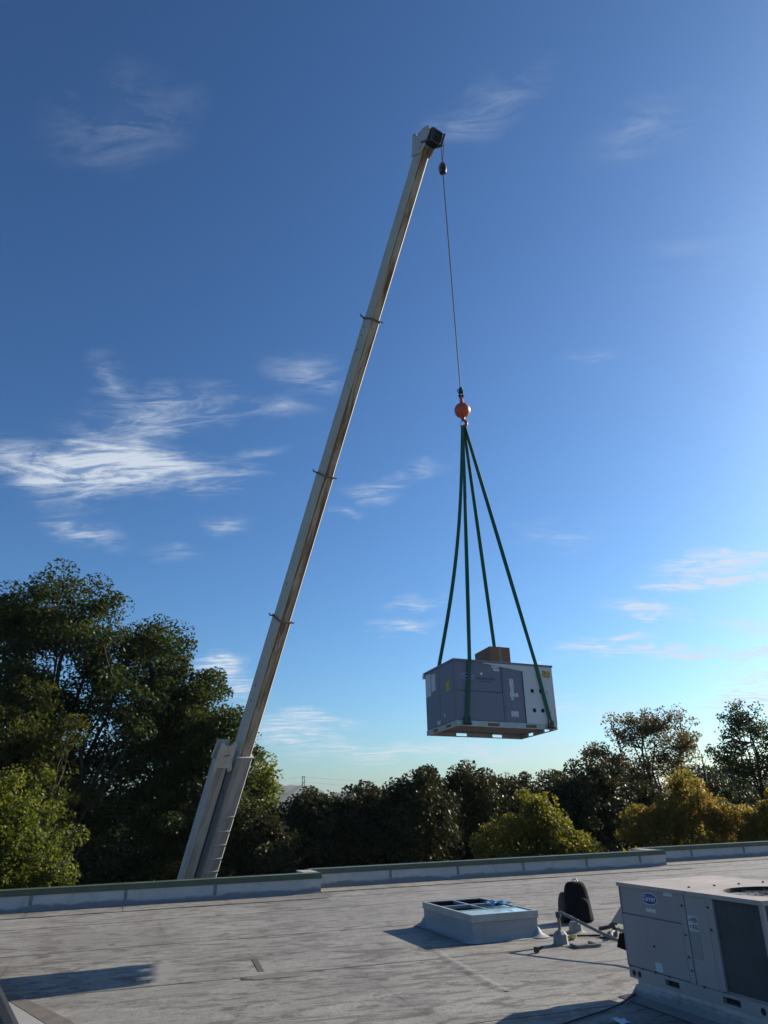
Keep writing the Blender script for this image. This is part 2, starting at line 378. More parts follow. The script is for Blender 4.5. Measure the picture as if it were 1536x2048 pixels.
V1, V2, V3 = 18.57, 19.76, 20.95        # inner faces of the three parapet runs
U1, U2 = 4.61, 14.86
U0, UE, VS = -26.0, 42.0, -14.0
PT = .30                                  # parapet thickness
poly = [(U0,VS),(UE,VS),(UE,V3+.05),(U2+.05,V3+.05),(U2+.05,V2+.05),(U1+.05,V2+.05),(U1+.05,V1+.05),(U0,V1+.05)]
rb = MB(); n = len(poly)
rb.add([tuple(B(u, v, 0)) for u, v in poly]+[tuple(B(u, v, -.4)) for u, v in poly],
       [list(range(n)), [i+n for i in range(n)][::-1]]+[((i+1) % n, i, i+n, (i+1) % n+n) for i in range(n)])
roof = tag(rb.build('roof', M_ROOF), kind='structure')
# building below
bw = MB()
bw.add([tuple(B(u, v, -.402)) for u, v in poly]+[tuple(B(u, v, GROUND)) for u, v in poly],
       [list(range(n)), [i+n for i in range(n)][::-1]]+[((i+1) % n, i, i+n, (i+1) % n+n) for i in range(n)])
bw.build('building_wall', M_BLDG, roof)

rng = random.Random(7)
def sheet(u0, u1, v0, v1, zlo=.0065, zhi=.003, seg=None):
    """one membrane sheet: near edge lies on the sheet before it; wobbling edges; dirt collects along the lap"""
    seg = seg or max(6, int((u1-u0)/.45))
    rows = [(0, zlo, 1), (.035, zlo, .75), (.075, zlo, 0), ((v1-v0)*.5, (zlo+zhi)/2, 0), (v1-v0, zhi, 0)]
    vs = []; lap = []
    w0 = [rng.uniform(-.012, .012) for _ in range(seg+1)]
    for i in range(seg+1):
        u = u0+(u1-u0)*i/seg
        e = .8 if i in (0, seg) else 0
        vs.append(tuple(B(u, v0+w0[i], 0))); lap.append(1)
        for dv, z, l in rows:
            vs.append(tuple(B(u, v0+dv+(w0[i] if dv < .1 else 0), z))); lap.append(max(l, e))
    k = len(rows)+1; fs = []
    for i in range(seg):
        for j in range(k-1):
            fs.append((i*k+j, (i+1)*k+j, (i+1)*k+j+1, i*k+j+1))
    me = bpy.data.meshes.new('membrane_sheet'); me.from_pydata(vs, [], fs); me.materials.append(M_ROOF)
    at = me.attributes.new('lap', 'FLOAT', 'POINT'); at.data.foreach_set('value', lap)
    o = bpy.data.objects.new('membrane_sheet', me); col.objects.link(o); o.parent = roof
    return o
v = -1.6; row = 0
while v < 17.4:
    v1 = min(v+2.9, 17.55)
    u = -15.0-rng.uniform(0, 5); 
    while u < 30:
        L = rng.uniform(7.5, 10.5)
        sheet(u, u+L, v, v1+.05)
        u += L+.004
    v += 2.9; row += 1
# perimeter strips at the foot of the parapets
for (ua, ub, vw) in ((-15.0, U1-.02, V1), (U1+.02, U2-.02, V2), (U2+.02, 30.0, V3)):
    u = ua
    while u < ub-.2:
        L = min(rng.uniform(1.75, 2.1), ub-u)
        v0 = 17.45 if vw == V1 else vw-1.1
        sheet(u, u+L-.012, v0, vw-.06, .016, .012, 5)
        u += L
for (ua, ub, v0, v1) in ((U1+.02, 30, 17.55, V2-1.05), (U2+.02, 30, V2-1.05, V3-1.05)):
    u = ua
    while u < ub:
        L = rng.uniform(7, 10); sheet(u, u+L, v0, v1); u += L+.004

wk = MB(); wp_ = [(.46, 11.5), (.52, 11.21), (.60, 10.8), (.72, 10.3), (.80, 9.9), (.95, 9.35), (1.07, 8.87)]
vs = []; fs = []
for i, (x, y) in enumerate(wp_):
    j = .012*math.sin(i*2.3)
    for dx, z in ((-.09, .005), (-.04, .009), (0, .016*(1 if 0 < i < 7 else .4)), (.04, .009), (.09, .005)): vs.append((x+dx*.93+j, y+dx*.3, z))
for i in range(len(wp_)-1):
    for k in range(4): fs.append((i*5+k, i*5+k+1, i*5+6+k, i*5+5+k))
wk.add(vs, fs).build('membrane_wrinkle', M_ROOF, roof, smooth=True)

# ------------------------------------------------------------------ parapets
PH = .40
def parapet(u0, u1, vw, label, ret=None):
    Mx = Matrix.Translation(B(u0, vw, 0)) @ Matrix.Rotation(BYAW, 4, 'Z')
    L = u1-u0
    root = empty('parapet_wall', Mx, label, 'parapet wall', 'low parapet walls round the roof')
    MB().box((0, .012, -.3), (L, PT, PH-.005)).build('wall_core', M_FLASH, root)
    if ret:                                # short wall that steps back to the next run
        MB().box((L-PT, PT+.002, -.3), (L-.012, ret, PH-.005)).build('return_wall', M_FLASH, root)
        MB().box((L-.012+.001, 0, .0), (L, ret-.02, PH-.1)).build('return_flashing', M_FLASH, root)
        MB().box((L-PT-.02, PT+.03, PH), (L+.02, ret-.03, PH+.018)).build('return_coping', M_COPLIT, root)
        MB().box((L+.002, -.02, PH-.10), (L+.022, ret-.03, PH+.002)).build('return_fascia', M_COPING, root)
    x = 0
    while x < L-.05:                       # inner face: separate flashing panels with lapped joints
        w = min(rng.uniform(1.7, 2.05), L-x)
        if L-x-w < .5: w = L-x
        p = MB(); ns = 5
        vs = []; fs = []
        for i in range(ns+1):
            xx = x+.004+(w-.008)*i/ns
            bul = rng.uniform(0, .010)
            for (yy, zz_) in ((-.085, .003), (-.03-bul, .05), (-.008-bul, .14), (-.006-bul*.6, .25), (-.006, PH-.09), (.010, PH-.088)):
                vs.append((xx, yy, zz_))
        for i in range(ns):
            for j in range(5): fs.append((i*6+j, (i+1)*6+j, (i+1)*6+j+1, i*6+j+1))
        p.add(vs, fs).build('flashing_panel', M_FLASH, root, smooth=True)
        if x > .1:
            MB().box((x-.035, -.020, .03), (x+.035, -.009, PH-.092)).build('joint_cover', M_JOINT, root, bevel=.004)
        x += w
    x = 0
    while x < L-.05:                       # green metal coping in lengths
        w = min(3.05, L-x)
        MB().box((x+.003, -.030, PH-.095), (x+w-.003, -.012, PH+.004)).build('fascia', M_COPING, root, bevel=.003)
        MB().box((x+.003, -.032, PH+.0045), (x+w-.003, PT+.03, PH+.020)).build('coping', M_COPING, root, bevel=.003)
        x += w
    return root
parapet(-22.0, U1, V1, 'grey flashed parapet with green coping in front of the crane boom', V2-V1)
parapet(U1+.03, U2, V2, 'grey flashed parapet with green coping behind the square skylight curb', V3-V2)
parapet(U2+.03, 40.0, V3, 'farthest grey parapet with green coping below the orange maple')

# ------------------------------------------------------------------ lettering
def text_mesh(name, body, size, mat, parent, M, shear=0.0, ext=.0012, sx=1.0):
    cu = bpy.data.curves.new(name, 'FONT'); cu.body = body; cu.size = size; cu.align_x = 'CENTER'; cu.align_y = 'CENTER'; cu.shear = shear; cu.extrude = ext
    cu.resolution_u = 3
    o = bpy.data.objects.new(name, cu); col.objects.link(o)
    bpy.context.view_layer.update()
    me = bpy.data.meshes.new_from_object(o.evaluated_get(bpy.context.evaluated_depsgraph_get()))
    bpy.data.objects.remove(o)
    me.materials.clear(); me.materials.append(mat)
    t = bpy.data.objects.new(name, me); col.objects.link(t); t.parent = parent
    t.matrix_local = M @ Matrix.Diagonal((sx, 1, 1, 1))
    return t
FRONT = Matrix.Rotation(R(90), 4, 'X')        # text in the xz plane facing -y
def logo(parent, x, z, w, h, y):
    o = MB(); N = 40
    o.prism([(x+w/2*math.cos(2*math.pi*k/N), z+h/2*math.sin(2*math.pi*k/N)) for k in range(N)], 1, y-.002, y)
    lg = o.build('logo_plate', M_LOGOW, parent)
    o = MB(); a, b = w/2*.955, h/2*.90
    o.prism([(x+a*math.cos(2*math.pi*k/N), z+b*math.sin(2*math.pi*k/N)) for k in range(N)], 1, y-.0035, y-.0021)
    o.build('logo_field', M_BLUE, lg)
    text_mesh('logo_lettering', 'Carrier', h*.62, M_LOGOW, lg, Matrix.Translation((x, y-.005, z+.002)) @ FRONT, .18, .001, w*.80/(h*.62*3.0))

def rail(mb, L, y0, y1, H, slots, zlo, zhi):
    """a base rail of length L with rectangular fork slots cut right through"""
    x = 0
    for a, b in slots:
        mb.box((x, y0, 0), (a, y1, H)); mb.box((a, y0, 0), (b, y1, zlo)); mb.box((a, y0, zhi), (b, y1, H)); x = b
    mb.box((x, y0, 0), (L, y1, H))

# ------------------------------------------------------------------ old rooftop unit on its curb
UL, UW, UH = 1.91, 1.133, .824
NC = .181
Mu = TR((2.2297, 8.4552, NC), R(-71.04))
un = empty('rooftop_unit', Mu, 'weathered beige-grey packaged rooftop air conditioner with oval blue logo and large coil', 'air conditioner')
mb = MB(); BH = .098
rail(mb, UL, 0, .04, BH, [(.545, .735), (1.275, 1.475)], .024, .070)
rail(mb, UL, UW-.04, UW, BH, [(.545, .735), (1.275, 1.475)], .024, .070)
mb.box((0, .0405, 0), (.04, UW-.0405, BH)); mb.box((UL-.04, .0405, 0), (UL, UW-.0405, BH))
br = mb.build('base_rail', M_UNIT_POST, un, bevel=.004)
for hx in (.08, .165, 1.716):
    MB().prism([(hx+.026*math.cos(k*math.pi/8), .046+.026*math.sin(k*math.pi/8)) for k in range(16)], 1, -.002, .0).build('lifting_hole', M_BLACK, br)
for a in (.545, 1.275): MB().box((a, .041, .02), (a+.2, .06, .075)).build('slot_shade', M_BLACK, br)  # added black backing paints the shade inside the fork slots
MB().box((.02, .02, BH), (UL-.02, UW-.02, UH-.035)).build('inner_cabinet', M_UNIT, un)
def panel(x0, x1, z0, z1, y=-.002, d=.02, name='panel', mat=None, bev=.004):
    return MB().box((x0, y, z0), (x1, y+d, z1)).build(name, mat or M_UNIT, un, bevel=bev)
up_p = panel(.012, .900, .556, UH-.036, .004, name='blower_panel')
lo_p = panel(.012, .904, .106, .548, -.001, name='access_panel')
panel(.912, .975, .100, UH-.034, -.006, .026, 'corner_post', M_UNIT_POST)
ctl = panel(.980, 1.255, .100, UH-.036, .001, name='control_panel', mat=M_UNIT_POST)
panel(1.262, 1.300, .100, UH-.034, -.004, .024, 'coil_post', M_UNIT_POST)
panel(1.306, 1.345, .110, UH-.036, -.010, .03, 'coil_post', M_UNIT_POST)
MB().box((1.350, .010, .115), (1.868, .022, UH-.036)).build('condenser_coil', M_COIL, un)
panel(1.870, UL, .100, UH-.034, -.006, .03, 'corner_post', M_UNIT_POST)
MB().box((UL-.021, .032, .10), (UL-.009, UW-.05, UH-.036)).build('condenser_coil', M_COIL, un)
MB().box((UL-.03, UW-.045, .1), (UL, UW, UH-.036)).build('corner_post', M_UNIT_POST, un)
MB().box((-.004, -.004, .10), (.010, .03, UH-.036)).build('end_post', M_UNIT_POST, un, bevel=.003)
# end face with its hoods
MB().box((.0, .032, .1), (.018, UW-.02, UH-.036)).build('end_panel', M_UNIT, un)
hd = MB()
for ya, yb in ((.06, .072), (.62, .632)):
    hd.prism([(0, .665), (-.285, .442), (-.288, .430), (0, .430)], 1, ya, yb)     # x,z side plates
hd.add([(0,.06,.672),(0,.632,.672),(-.295,.632,.438),(-.295,.06,.438),(0,.06,.662),(0,.632,.662),(-.295,.632,.428),(-.295,.06,.428)],
       [(0,1,2,3),(7,6,5,4),(0,3,7,4),(2,1,5,6),(3,2,6,7),(1,0,4,5)])
hd.build('intake_hood', M_UNITTOP, un, bevel=.002)
for ya in (.04, .632):
    MB().prism([(-.002, .352), (-.05, .352), (-.05, .205), (-.002, .23)], 1, ya, ya+.008).build('relief_hood_side', M_UNIT, un)
MB().add([(-.166,.05,.347),(-.238,.05,.216),(-.238,.63,.216),(-.166,.63,.347),(-.05,.05,.352),(-.06,.05,.204),(-.06,.63,.204),(-.05,.63,.352)],
         [(0,1,2,3),(4,7,6,5),(0,3,7,4),(1,5,6,2),(0,4,5,1),(3,2,6,7)]).build('relief_screen', M_CLOTH, un)
# top cover with fan opening
fx, fy, fr = 1.475, .545, .405
tp = MB(); N = 48
ring = []
x0, x1, y0, y1 = -.016, UL+.016, -.016, UW+.016
outer = []
for k in range(N):
    a = 2*math.pi*(k+.5)/N; dx, dy = math.cos(a), math.sin(a)
    s = min((x1-fx)/dx if dx > 1e-6 else 1e9, (x0-fx)/dx if dx < -1e-6 else 1e9, (y1-fy)/dy if dy > 1e-6 else 1e9, (y0-fy)/dy if dy < -1e-6 else 1e9)
    outer.append((fx+dx*s, fy+dy*s))
cs = [(x0,y0),(x1,y0),(x1,y1),(x0,y1)]
for c in cs:
    k = min(range(N), key=lambda k: (outer[k][0]-c[0])**2+(outer[k][1]-c[1])**2); outer[k] = c
vs = [(fx+fr*math.cos(2*math.pi*(k+.5)/N), fy+fr*math.sin(2*math.pi*(k+.5)/N), UH+.003) for k in range(N)]
vs += [(fx+(fr+.035)*math.cos(2*math.pi*(k+.5)/N), fy+(fr+.035)*math.sin(2*math.pi*(k+.5)/N), UH) for k in range(N)]
vs += [(p[0], p[1], UH) for p in outer]+[(p[0], p[1], UH-.034) for p in outer]
fs = []
for k in range(N):
    j = (k+1) % N
    fs += [(k, N+k, N+j, j), (N+k, 2*N+k, 2*N+j, N+j), (2*N+k, 3*N+k, 3*N+j, 2*N+j)]
top = tp.add(vs, fs).build('top_cover', M_UNITTOP, un)
for sx_, sy_ in ((.83,.19),(.84,.466),(.852,.736),(.85,1.02)):
    MB().lathe([(.012,0),(.012,.008),(.006,.012),(0,.012)], 8, Matrix.Translation((sx_, sy_, UH+.001))).build('screw', M_SCREW, top)
MB().lathe([(fr-.001, UH+.002), (fr-.003, UH-.42), (.0005, UH-.42)], 40, Matrix.Translation((fx, fy, 0)), False).build('fan_well', M_BLACK, un)  # well coloured black so the shade inside it is painted
fan = MB().lathe([(.07, UH-.30), (.07, UH-.20), (0, UH-.195)], 20, Matrix.Translation((fx, fy, 0))).build('fan_hub', M_DARKSTEEL, un)
for k in range(4):
    a = k*math.pi/2+.4
    Mb = Matrix.Translation((fx, fy, UH-.25)) @ Matrix.Rotation(a, 4, 'Z') @ Matrix.Rotation(R(24), 4, 'X')
    MB().add([(.06,-.05,0),(.29,-.11,0),(.305,.08,0),(.06,.05,0),(.06,-.05,.004),(.29,-.11,.004),(.305,.08,.004),(.06,.05,.004)],
             [(0,3,2,1),(4,5,6,7),(0,1,5,4),(1,2,6,5),(2,3,7,6),(3,0,4,7)], Mb).build('fan_blade', M_DARKSTEEL, fan)
gd = MB()
for rr_ in (.10, .16, .22, .28):
    gd.tube([(fx+rr_*math.cos(2*math.pi*k/32), fy+rr_*math.sin(2*math.pi*k/32), UH-.02) for k in range(33)], .0025, 4, False)
for k in range(6):
    a = k*math.pi/6; gd.tube([(fx-fr*math.cos(a), fy-fr*math.sin(a), UH-.017), (fx+fr*math.cos(a), fy+fr*math.sin(a), UH-.017)], .003, 4, False)
gd.build('fan_guard', M_DARKSTEEL, un)
# screws on the front
for sx_, sz_ in ((.945,.70),(.940,.47),(.937,.30),(.950,.20),(1.285,.72),(1.283,.55),(.045,.103),(.24,.103),(.43,.103),(.62,.103),(1.08,.10),(1.02,UH-.018),(.46,.318)):
    MB().lathe([(.010,0),(.010,.006),(0,.010)], 8, Matrix.Translation((sx_, -.0085, sz_)) @ Matrix.Rotation(R(90), 4, 'X')).build('screw', M_SCREW, un)
# labels and logo
logo(up_p, .469, .712, .238, .104, .0035)
def sticker(x0, x1, z0, z1, y, mat, parent, name='label_sticker'):
    return MB().box((x0, y-.0015, z0), (x1, y-.0002, z1)).build(name, mat, parent)
sticker(.688, .815, .758, .786, .004, M_LABELP, up_p); sticker(.400, .545, .600, .630, .004, M_LABEL, up_p)
s3 = sticker(.992, 1.118, .515, .628, .001, M_LABELP, ctl)
sticker(1.036, 1.110, .577, .618, -.0008, M_LABELD, s3); sticker(1.036, 1.112, .526, .566, -.0008, M_LABELD, s3)
for zc in (.597, .546): text_mesh('warning_mark', '▲', .03, M_INK, s3, Matrix.Translation((1.014, -.002, zc)) @ FRONT, 0, .0005)
sticker(.985, 1.122, .297, .505, .001, plain('faded_label', (.20, .205, .215), .55), ctl, 'faded_label')
sticker(.435, .535, .118, .190, -.001, M_LABELP, lo_p)
# curb under it
cb = MB()
cb.frustum((-.02+.06, -.02+.06, UL-.04, UW-.04), .0, (.05, .05, UL-.05, UW-.05), NC-.001)
curb = empty('roof_curb', TR((2.2297, 8.4552, 0), R(-71.04)), 'grey flashed roof curb under the old rooftop air conditioner', 'roof curb')
cb.build('curb_box', M_FLASH, curb, bevel=.01)
cs_ = MB(); 
lo = (-.10, -.10, UL+.10, UW+.10); hi = (.035, .035, UL-.035, UW-.035)
P0 = [(lo[0],lo[1],.012),(lo[2],lo[1],.012),(lo[2],lo[3],.012),(lo[0],lo[3],.012)]; P1 = [(.0,.0,.045),(UL,.0,.045),(UL,UW,.045),(.0,UW,.045)]; P2 = [(hi[0],hi[1],.12),(hi[2],hi[1],.12),(hi[2],hi[3],.12),(hi[0],hi[3],.12)]
cs_.add(P0+P1+P2, [(i+4*r_, (i+1) % 4+4*r_, (i+1) % 4+4+4*r_, i+4+4*r_) for r_ in (0, 1) for i in range(4)])
cs_.build('cant_flashing', M_FLASH, curb)

# ------------------------------------------------------------------ new unit hanging from the crane
HL, HW, HH = 1.895, 1.184, 1.089
HM = TR((1.0696, 12.6193, 2.96), .3847, -.0477, .030)
hu = empty('new_rooftop_unit', HM, 'new dark grey rooftop air conditioner hanging from four green slings', 'air conditioner')
HB = .088
mb = MB()
sl = [(.56, .775), (1.28, 1.485)]
rail(mb, HL, 0, .03, HB, sl, .014, .064); rail(mb, HL, HW-.03, HW, HB, sl, .014, .064)
def erail(mb, x0, x1):
    y = .0305
    for a, b in ((.22, .40), (.74, .92)):
        mb.box((x0, y, 0), (x1, a, HB)); mb.box((x0, a, 0), (x1, b, .014)); mb.box((x0, a, .064), (x1, b, HB)); y = b
    mb.box((x0, y, 0), (x1, HW-.0305, HB))
erail(mb, 0, .03); erail(mb, HL-.03, HL)
hr = mb.build('base_rail', M_GALV, hu, bevel=.003)
MB().box((.032, .032, .070), (HL-.032, HW-.032, .086)).build('base_pan', paint('base_pan_steel', (.045,.045,.047), .15, .6, .2), hu)
MB().box((.02, .02, HB), (HL-.02, HW-.02, HH-.04)).build('inner_cabinet', M_NEW, hu)
def hp(a, b, name, mat=M_NEW, bev=.004): return MB().box(a, b).build(name, mat, hu, bevel=bev)
p1 = hp((.030, .002, .572), (.880, .022, HH-.032), 'blower_panel')
p2 = hp((.030, .000, .095), (.884, .021, .562), 'access_panel')
p3 = hp((.915, .002, .092), (1.290, .022, HH-.032), 'control_panel')
hp((.0, -.004, HB), (.026, .03, HH-.03), 'corner_post'); hp((.889, -.003, HB), (.910, .019, HH-.03), 'seam_post')
# white coil cover sheet over the condenser end, wedge towards the top
wh = MB().prism([(1.300, .082), (1.862, .070), (1.868, HH-.035), (.53, HH-.035), (.53, HH-.045), (1.300, .952)], 1, -.010, -.005).build('white_coil_cover', M_WHITE, hu)
for hx, hz in ((1.458,.627),(1.628,.633),(1.466,.302),(1.629,.304)):
    MB().prism([(hx+.033*math.cos(k*math.pi/10), hz+.036*math.sin(k*math.pi/10)) for k in range(20)], 1, -.0125, -.0102).build('cover_hole', M_BLACK, wh)
for hx, hz in ((1.755,.615),(1.775,.285)): MB().box((hx-.018, -.0125, hz-.028), (hx+.018, -.0102, hz+.028)).build('orange_tag', plain('orange_tag', (.55,.36,.22), .6), wh)
sticker(1.690, 1.845, .872, .985, -.010, M_YELLOW, wh)
# end face (facing away to the side): panels and labels
pe = hp((-.002, .035, .095), (.018, .58, HH-.032), 'end_panel'); pe2 = hp((-.002, .588, .095), (.018, HW-.03, HH-.032), 'end_panel')
def esticker(y0, y1, z0, z1, mat, parent): MB().box((-.0042, y0, z0), (-.0022, y1, z1)).build('label_sticker', mat, parent)
esticker(.93, 1.14, .64, 1.03, M_LABEL, pe2); esticker(.74, .90, .70, .99, M_LABEL, pe2); esticker(.185, .325, .60, .762, M_YELLOW, pe); esticker(.60, .72, .11, .17, M_LABELP, pe2)
esticker(.41, .45, .20, .25, M_LABEL, pe)
# front labels and logo
logo(p1, .243, .806, .256, .108, .0015)
text_mesh('model_lettering', 'WeatherMaker', .062, M_INK, p1, Matrix.Translation((.575, .0005, .785)) @ FRONT, .1, .001)
sticker(.49, .68, .728, .738, .0018, M_INK, p1, 'fine_print_line')
MB().prism([(.505+.024*math.cos(k*math.pi/8), .862+.020*math.sin(k*math.pi/8)) for k in range(16)], 1, -.001, .0018).build('round_emblem', M_LOGOW, p1)
sticker(.705, .855, .975, 1.015, .002, M_LABEL, p1); sticker(.735, .855, .925, .966, .002, M_LABEL, p1)
sticker(1.030, 1.110, .660, .812, .002, M_LABEL, p3); sticker(1.035, 1.105, .560, .655, .002, M_LABEL, p3); sticker(1.020, 1.185, .510, .572, .0012, M_LABEL, p3)
sticker(1.045, 1.085, .450, .508, .002, M_LABEL, p3); sticker(1.09, 1.165, .452, .506, .002, M_LABELD, p3); sticker(1.020, 1.160, .182, .272, .002, M_LABEL, p3)
# top cover
MB().box((-.02, -.02, HH-.032), (HL+.02, HW+.02, HH)).build('top_cover', M_NEW, hu, bevel=.004)
MB().box((-.02, HW+.001, HH-.10), (.02, HW+.05, HH-.035)).build('end_bracket', M_WHITE, hu)
# right end coil and the white sheet round it
MB().box((HL-.02, .03, .1), (HL-.005, HW-.03, HH-.035)).build('condenser_coil', M_COIL, hu)
MB().box((1.870, -.006, HB), (HL, .03, HH-.033)).build('corner_post', M_WHITE, hu)

# ------------------------------------------------------------------ boxes on top of it
HI = HM
cbx = empty('cardboard_box', HI @ Matrix.Translation((.87, .30, HH+.001)) @ Matrix.Rotation(R(-2), 4, 'Z'), 'taped brown cardboard box on top of the hanging unit', 'box')
MB().box((0, 0, 0), (.40, .60, .345)).build('carton', M_CARD, cbx, bevel=.006)
MB().box((.17, -.002, .0), (.23, .602, .3465)).build('tape', M_TAPE, cbx)
MB().box((-.0015, .25, .14), (.4015, .34, .20)).build('strap_band', plain('band', (.16,.08,.05), .6), cbx)

# ------------------------------------------------------------------ rope, ball, hook, slings
ROPX, ROPY = 1.640, 13.50
rp = MB(); rp.tube([(1.6, 13.5, 16.32), (1.596, 13.5, 15.6)], .010, 6); rp.tube([(1.665, 13.42, 16.2), (1.60, 13.5, 15.62)], .010, 6)
rp.tube([(1.596, 13.5, 15.62), (1.632, 13.5, 9.62)], .0125, 6)
tag(rp.build('hoist_rope', M_ROPE), 'thin black wire rope hanging from the boom tip', 'wire rope')
aw = MB().lathe([(.02, -.16), (.075, -.14), (.095, -.05), (.09, .05), (.06, .12), (.02, .14)], 14, TR((1.597, 13.5, 15.5))).build('anti_two_block_weight', M_SHEAVE, smooth=True)
aw.name = 'rope_weight'; tag(aw, 'small dark weight threaded on the rope below the boom tip', 'rope weight')
hb = empty('headache_ball', TR((1.636, 13.5, 9.152)), 'red overhaul ball with hook at the end of the rope', 'crane hook')
MB().lathe([(.162*math.sin(math.pi*i/20) if 0 < i < 20 else 0.0005, -.162*math.cos(math.pi*i/20)) for i in range(21)], 32).build('ball', M_BALL, hb, smooth=True)
sk = MB(); sk.tube([(0, 0, .14), (0, 0, .33)], [.045, .032], 10); sk.build('shank', M_BALL, hb)
sw = MB(); sw.box((-.045, -.03, .29), (-.022, .03, .46)); sw.box((.022, -.03, .29), (.045, .03, .46)); sw.box((-.03, -.035, .40), (.03, .035, .52)); sw.tube([(-.06, 0, .34), (.06, 0, .34)], .02, 8)
sw.tube([(-.01, 0, .5), (-.075, 0, .47), (-.05, 0, .41)], .011, 6); sw.build('wedge_socket', M_SHEAVE, hb, bevel=.006)
hk = MB(); hk.tube([(0, 0, -.15), (0, 0, -.22)], [.05, .035], 10)
arc = [(.055*math.sin(t)*1.1, 0, -.295+.075*math.cos(t)) for t in [R(x) for x in range(-10, 255, 15)]]
hk.tube([(0, 0, -.21)]+arc, [.03]+[.026+.008*math.sin(i/len(arc)*math.pi) for i in range(len(arc)-2)]+[.018, .010], 10)
hk.build('hook', paint('hook_red', (.32,.06,.03), .2, .5), hb, smooth=True)
lt = MB().tube([(-.02, 0, -.235), (-.065, 0, -.30)], .008, 6).build('latch', M_GALV, hb)
HOOK = Vector((1.636, 13.5, 9.152-.345))
def sling(top_loc, rail_loc, label, bow=0.0, twist=0.0, face=None):
    """a flat endless webbing sling: from the hook over the top edge of the unit down to a lug on the base rail"""
    A = HOOK+Vector(((face[0])*.03, face[1]*.03, 0)); Bp = HM @ Vector(top_loc); Cp = HM @ Vector(rail_loc)
    pts = []
    side = (Vector((1, 0, 0)))
    for i in range(25):
        t = i/24; p = A.lerp(Bp, t); p.z -= bow*math.sin(math.pi*t)*.35; p += Vector((face[0]*-1, 0, 0))*bow*math.sin(math.pi*t)
        pts.append(p)
    for i in range(1, 7): pts.append(Bp.lerp(Cp, i/6))
    root = empty('lifting_sling', Matrix.Translation(HOOK), label, 'sling', 'green lifting slings')
    b = MB(); vs = []; fs = []; wd = .034; th = .004
    ux = (HM.to_3x3() @ Vector((1, 0, 0))).normalized()
    for i, p in enumerate(pts):
        t = (pts[min(i+1, len(pts)-1)]-pts[max(i-1, 0)]).normalized()
        a = twist*max(0, 1-i/22.0)
        w = (ux-t*ux.dot(t)).normalized(); nn = t.cross(w)
        w2 = w*math.cos(a)+nn*math.sin(a); n2_ = t.cross(w2)
        q = p-HOOK
        for sx_, sn in ((-1,-1),(1,-1),(1,1),(-1,1)): vs.append(q+w2*wd*sx_+n2_*th*sn)
    for i in range(len(pts)-1):
        for k in range(4): fs.append((i*4+k, i*4+(k+1) % 4, i*4+4+(k+1) % 4, i*4+4+k))
    b.add(vs, fs).build('webbing', M_STRAP, root)
    q = Cp-HOOK
    s = MB(); 
    for dx in (-.045, .045): s.tube([q+ux*dx+Vector((0,0,.09)), q+ux*dx*1.1+Vector((0,0,-.02))], .014, 6)
    s.tube([q-ux*.07+Vector((0,0,-.025)), q+ux*.07+Vector((0,0,-.025))], .018, 8)
    s.build('shackle', M_SHEAVE, root)
yo = -.022; yb_ = HW+.022
sling((.289, yo, HH+.004), (.177, yo-.012, .055), 'green sling down the front of the hanging unit beside the oval logo', .0, 1.5, (-.4, -.5))
sling((1.572, yo, HH+.004), (1.757, yo-.014, .050), 'green sling down the front of the hanging unit across the white panel', .0, 1.3, (.5, -.5))
sling((.27, yb_, HH+.004), (.20, yb_+.01, .055), 'bowed green sling passing behind the dark end of the hanging unit', .14, 1.4, (-.9, .5))
sling((1.53, yb_, HH+.004), (1.70, yb_+.01, .055), 'green sling passing behind the cardboard box on the hanging unit', .0, 1.2, (.2, .5))

# ------------------------------------------------------------------ crane
BT = Vector((1.1576, 13.35, 15.913)); BB = Vector((-4.902, 21.5, .208))
ax = (BT-BB).normalized()
hd_ = Vector((ax.x, ax.y, 0)).normalized(); el_ = math.asin(ax.z)
under = hd_*math.sin(el_)-Vector((0,0,1))*math.cos(el_)
yv = -under; xv = yv.cross(ax)
MBOOM = Matrix.Identity(4)
for i in range(3): MBOOM[i][0] = xv[i]; MBOOM[i][1] = yv[i]; MBOOM[i][2] = ax[i]; MBOOM[i][3] = BB[i]
T_PIV = -4.2
crane = empty('boom_crane', Matrix.Translation(Vector((BB+ax*T_PIV).to_tuple()[:2]+(GROUND,))), 'pale telescopic boom crane rising behind the parapet', 'crane')
CI = crane.matrix_world.inverted()
def bsect(w, h, c):          # cross-section polygon x,y with chamfered corners
    a, b = w/2, h/2
    return [(-a+c, -b), (a-c, -b), (a, -b+c), (a, b-c), (a-c, b), (-a+c, b), (-a, b-c), (-a, -b+c)]
LB = CI @ MBOOM
secs = [(-4.6, 3.52, .400, .560, M_BOOMB), (3.3, 7.12, .330, .470, M_BOOM), (7.0, 10.83, .300, .425, M_BOOM), (10.7, 14.67, .272, .385, M_BOOM), (14.5, 18.72, .245, .345, M_BOOM)]
yoff = 0
holes = {1: [(4.9,), (5.3,)], 2: [(8.0,)], 3: [(14.25,), (13.9,), (14.45,)]}
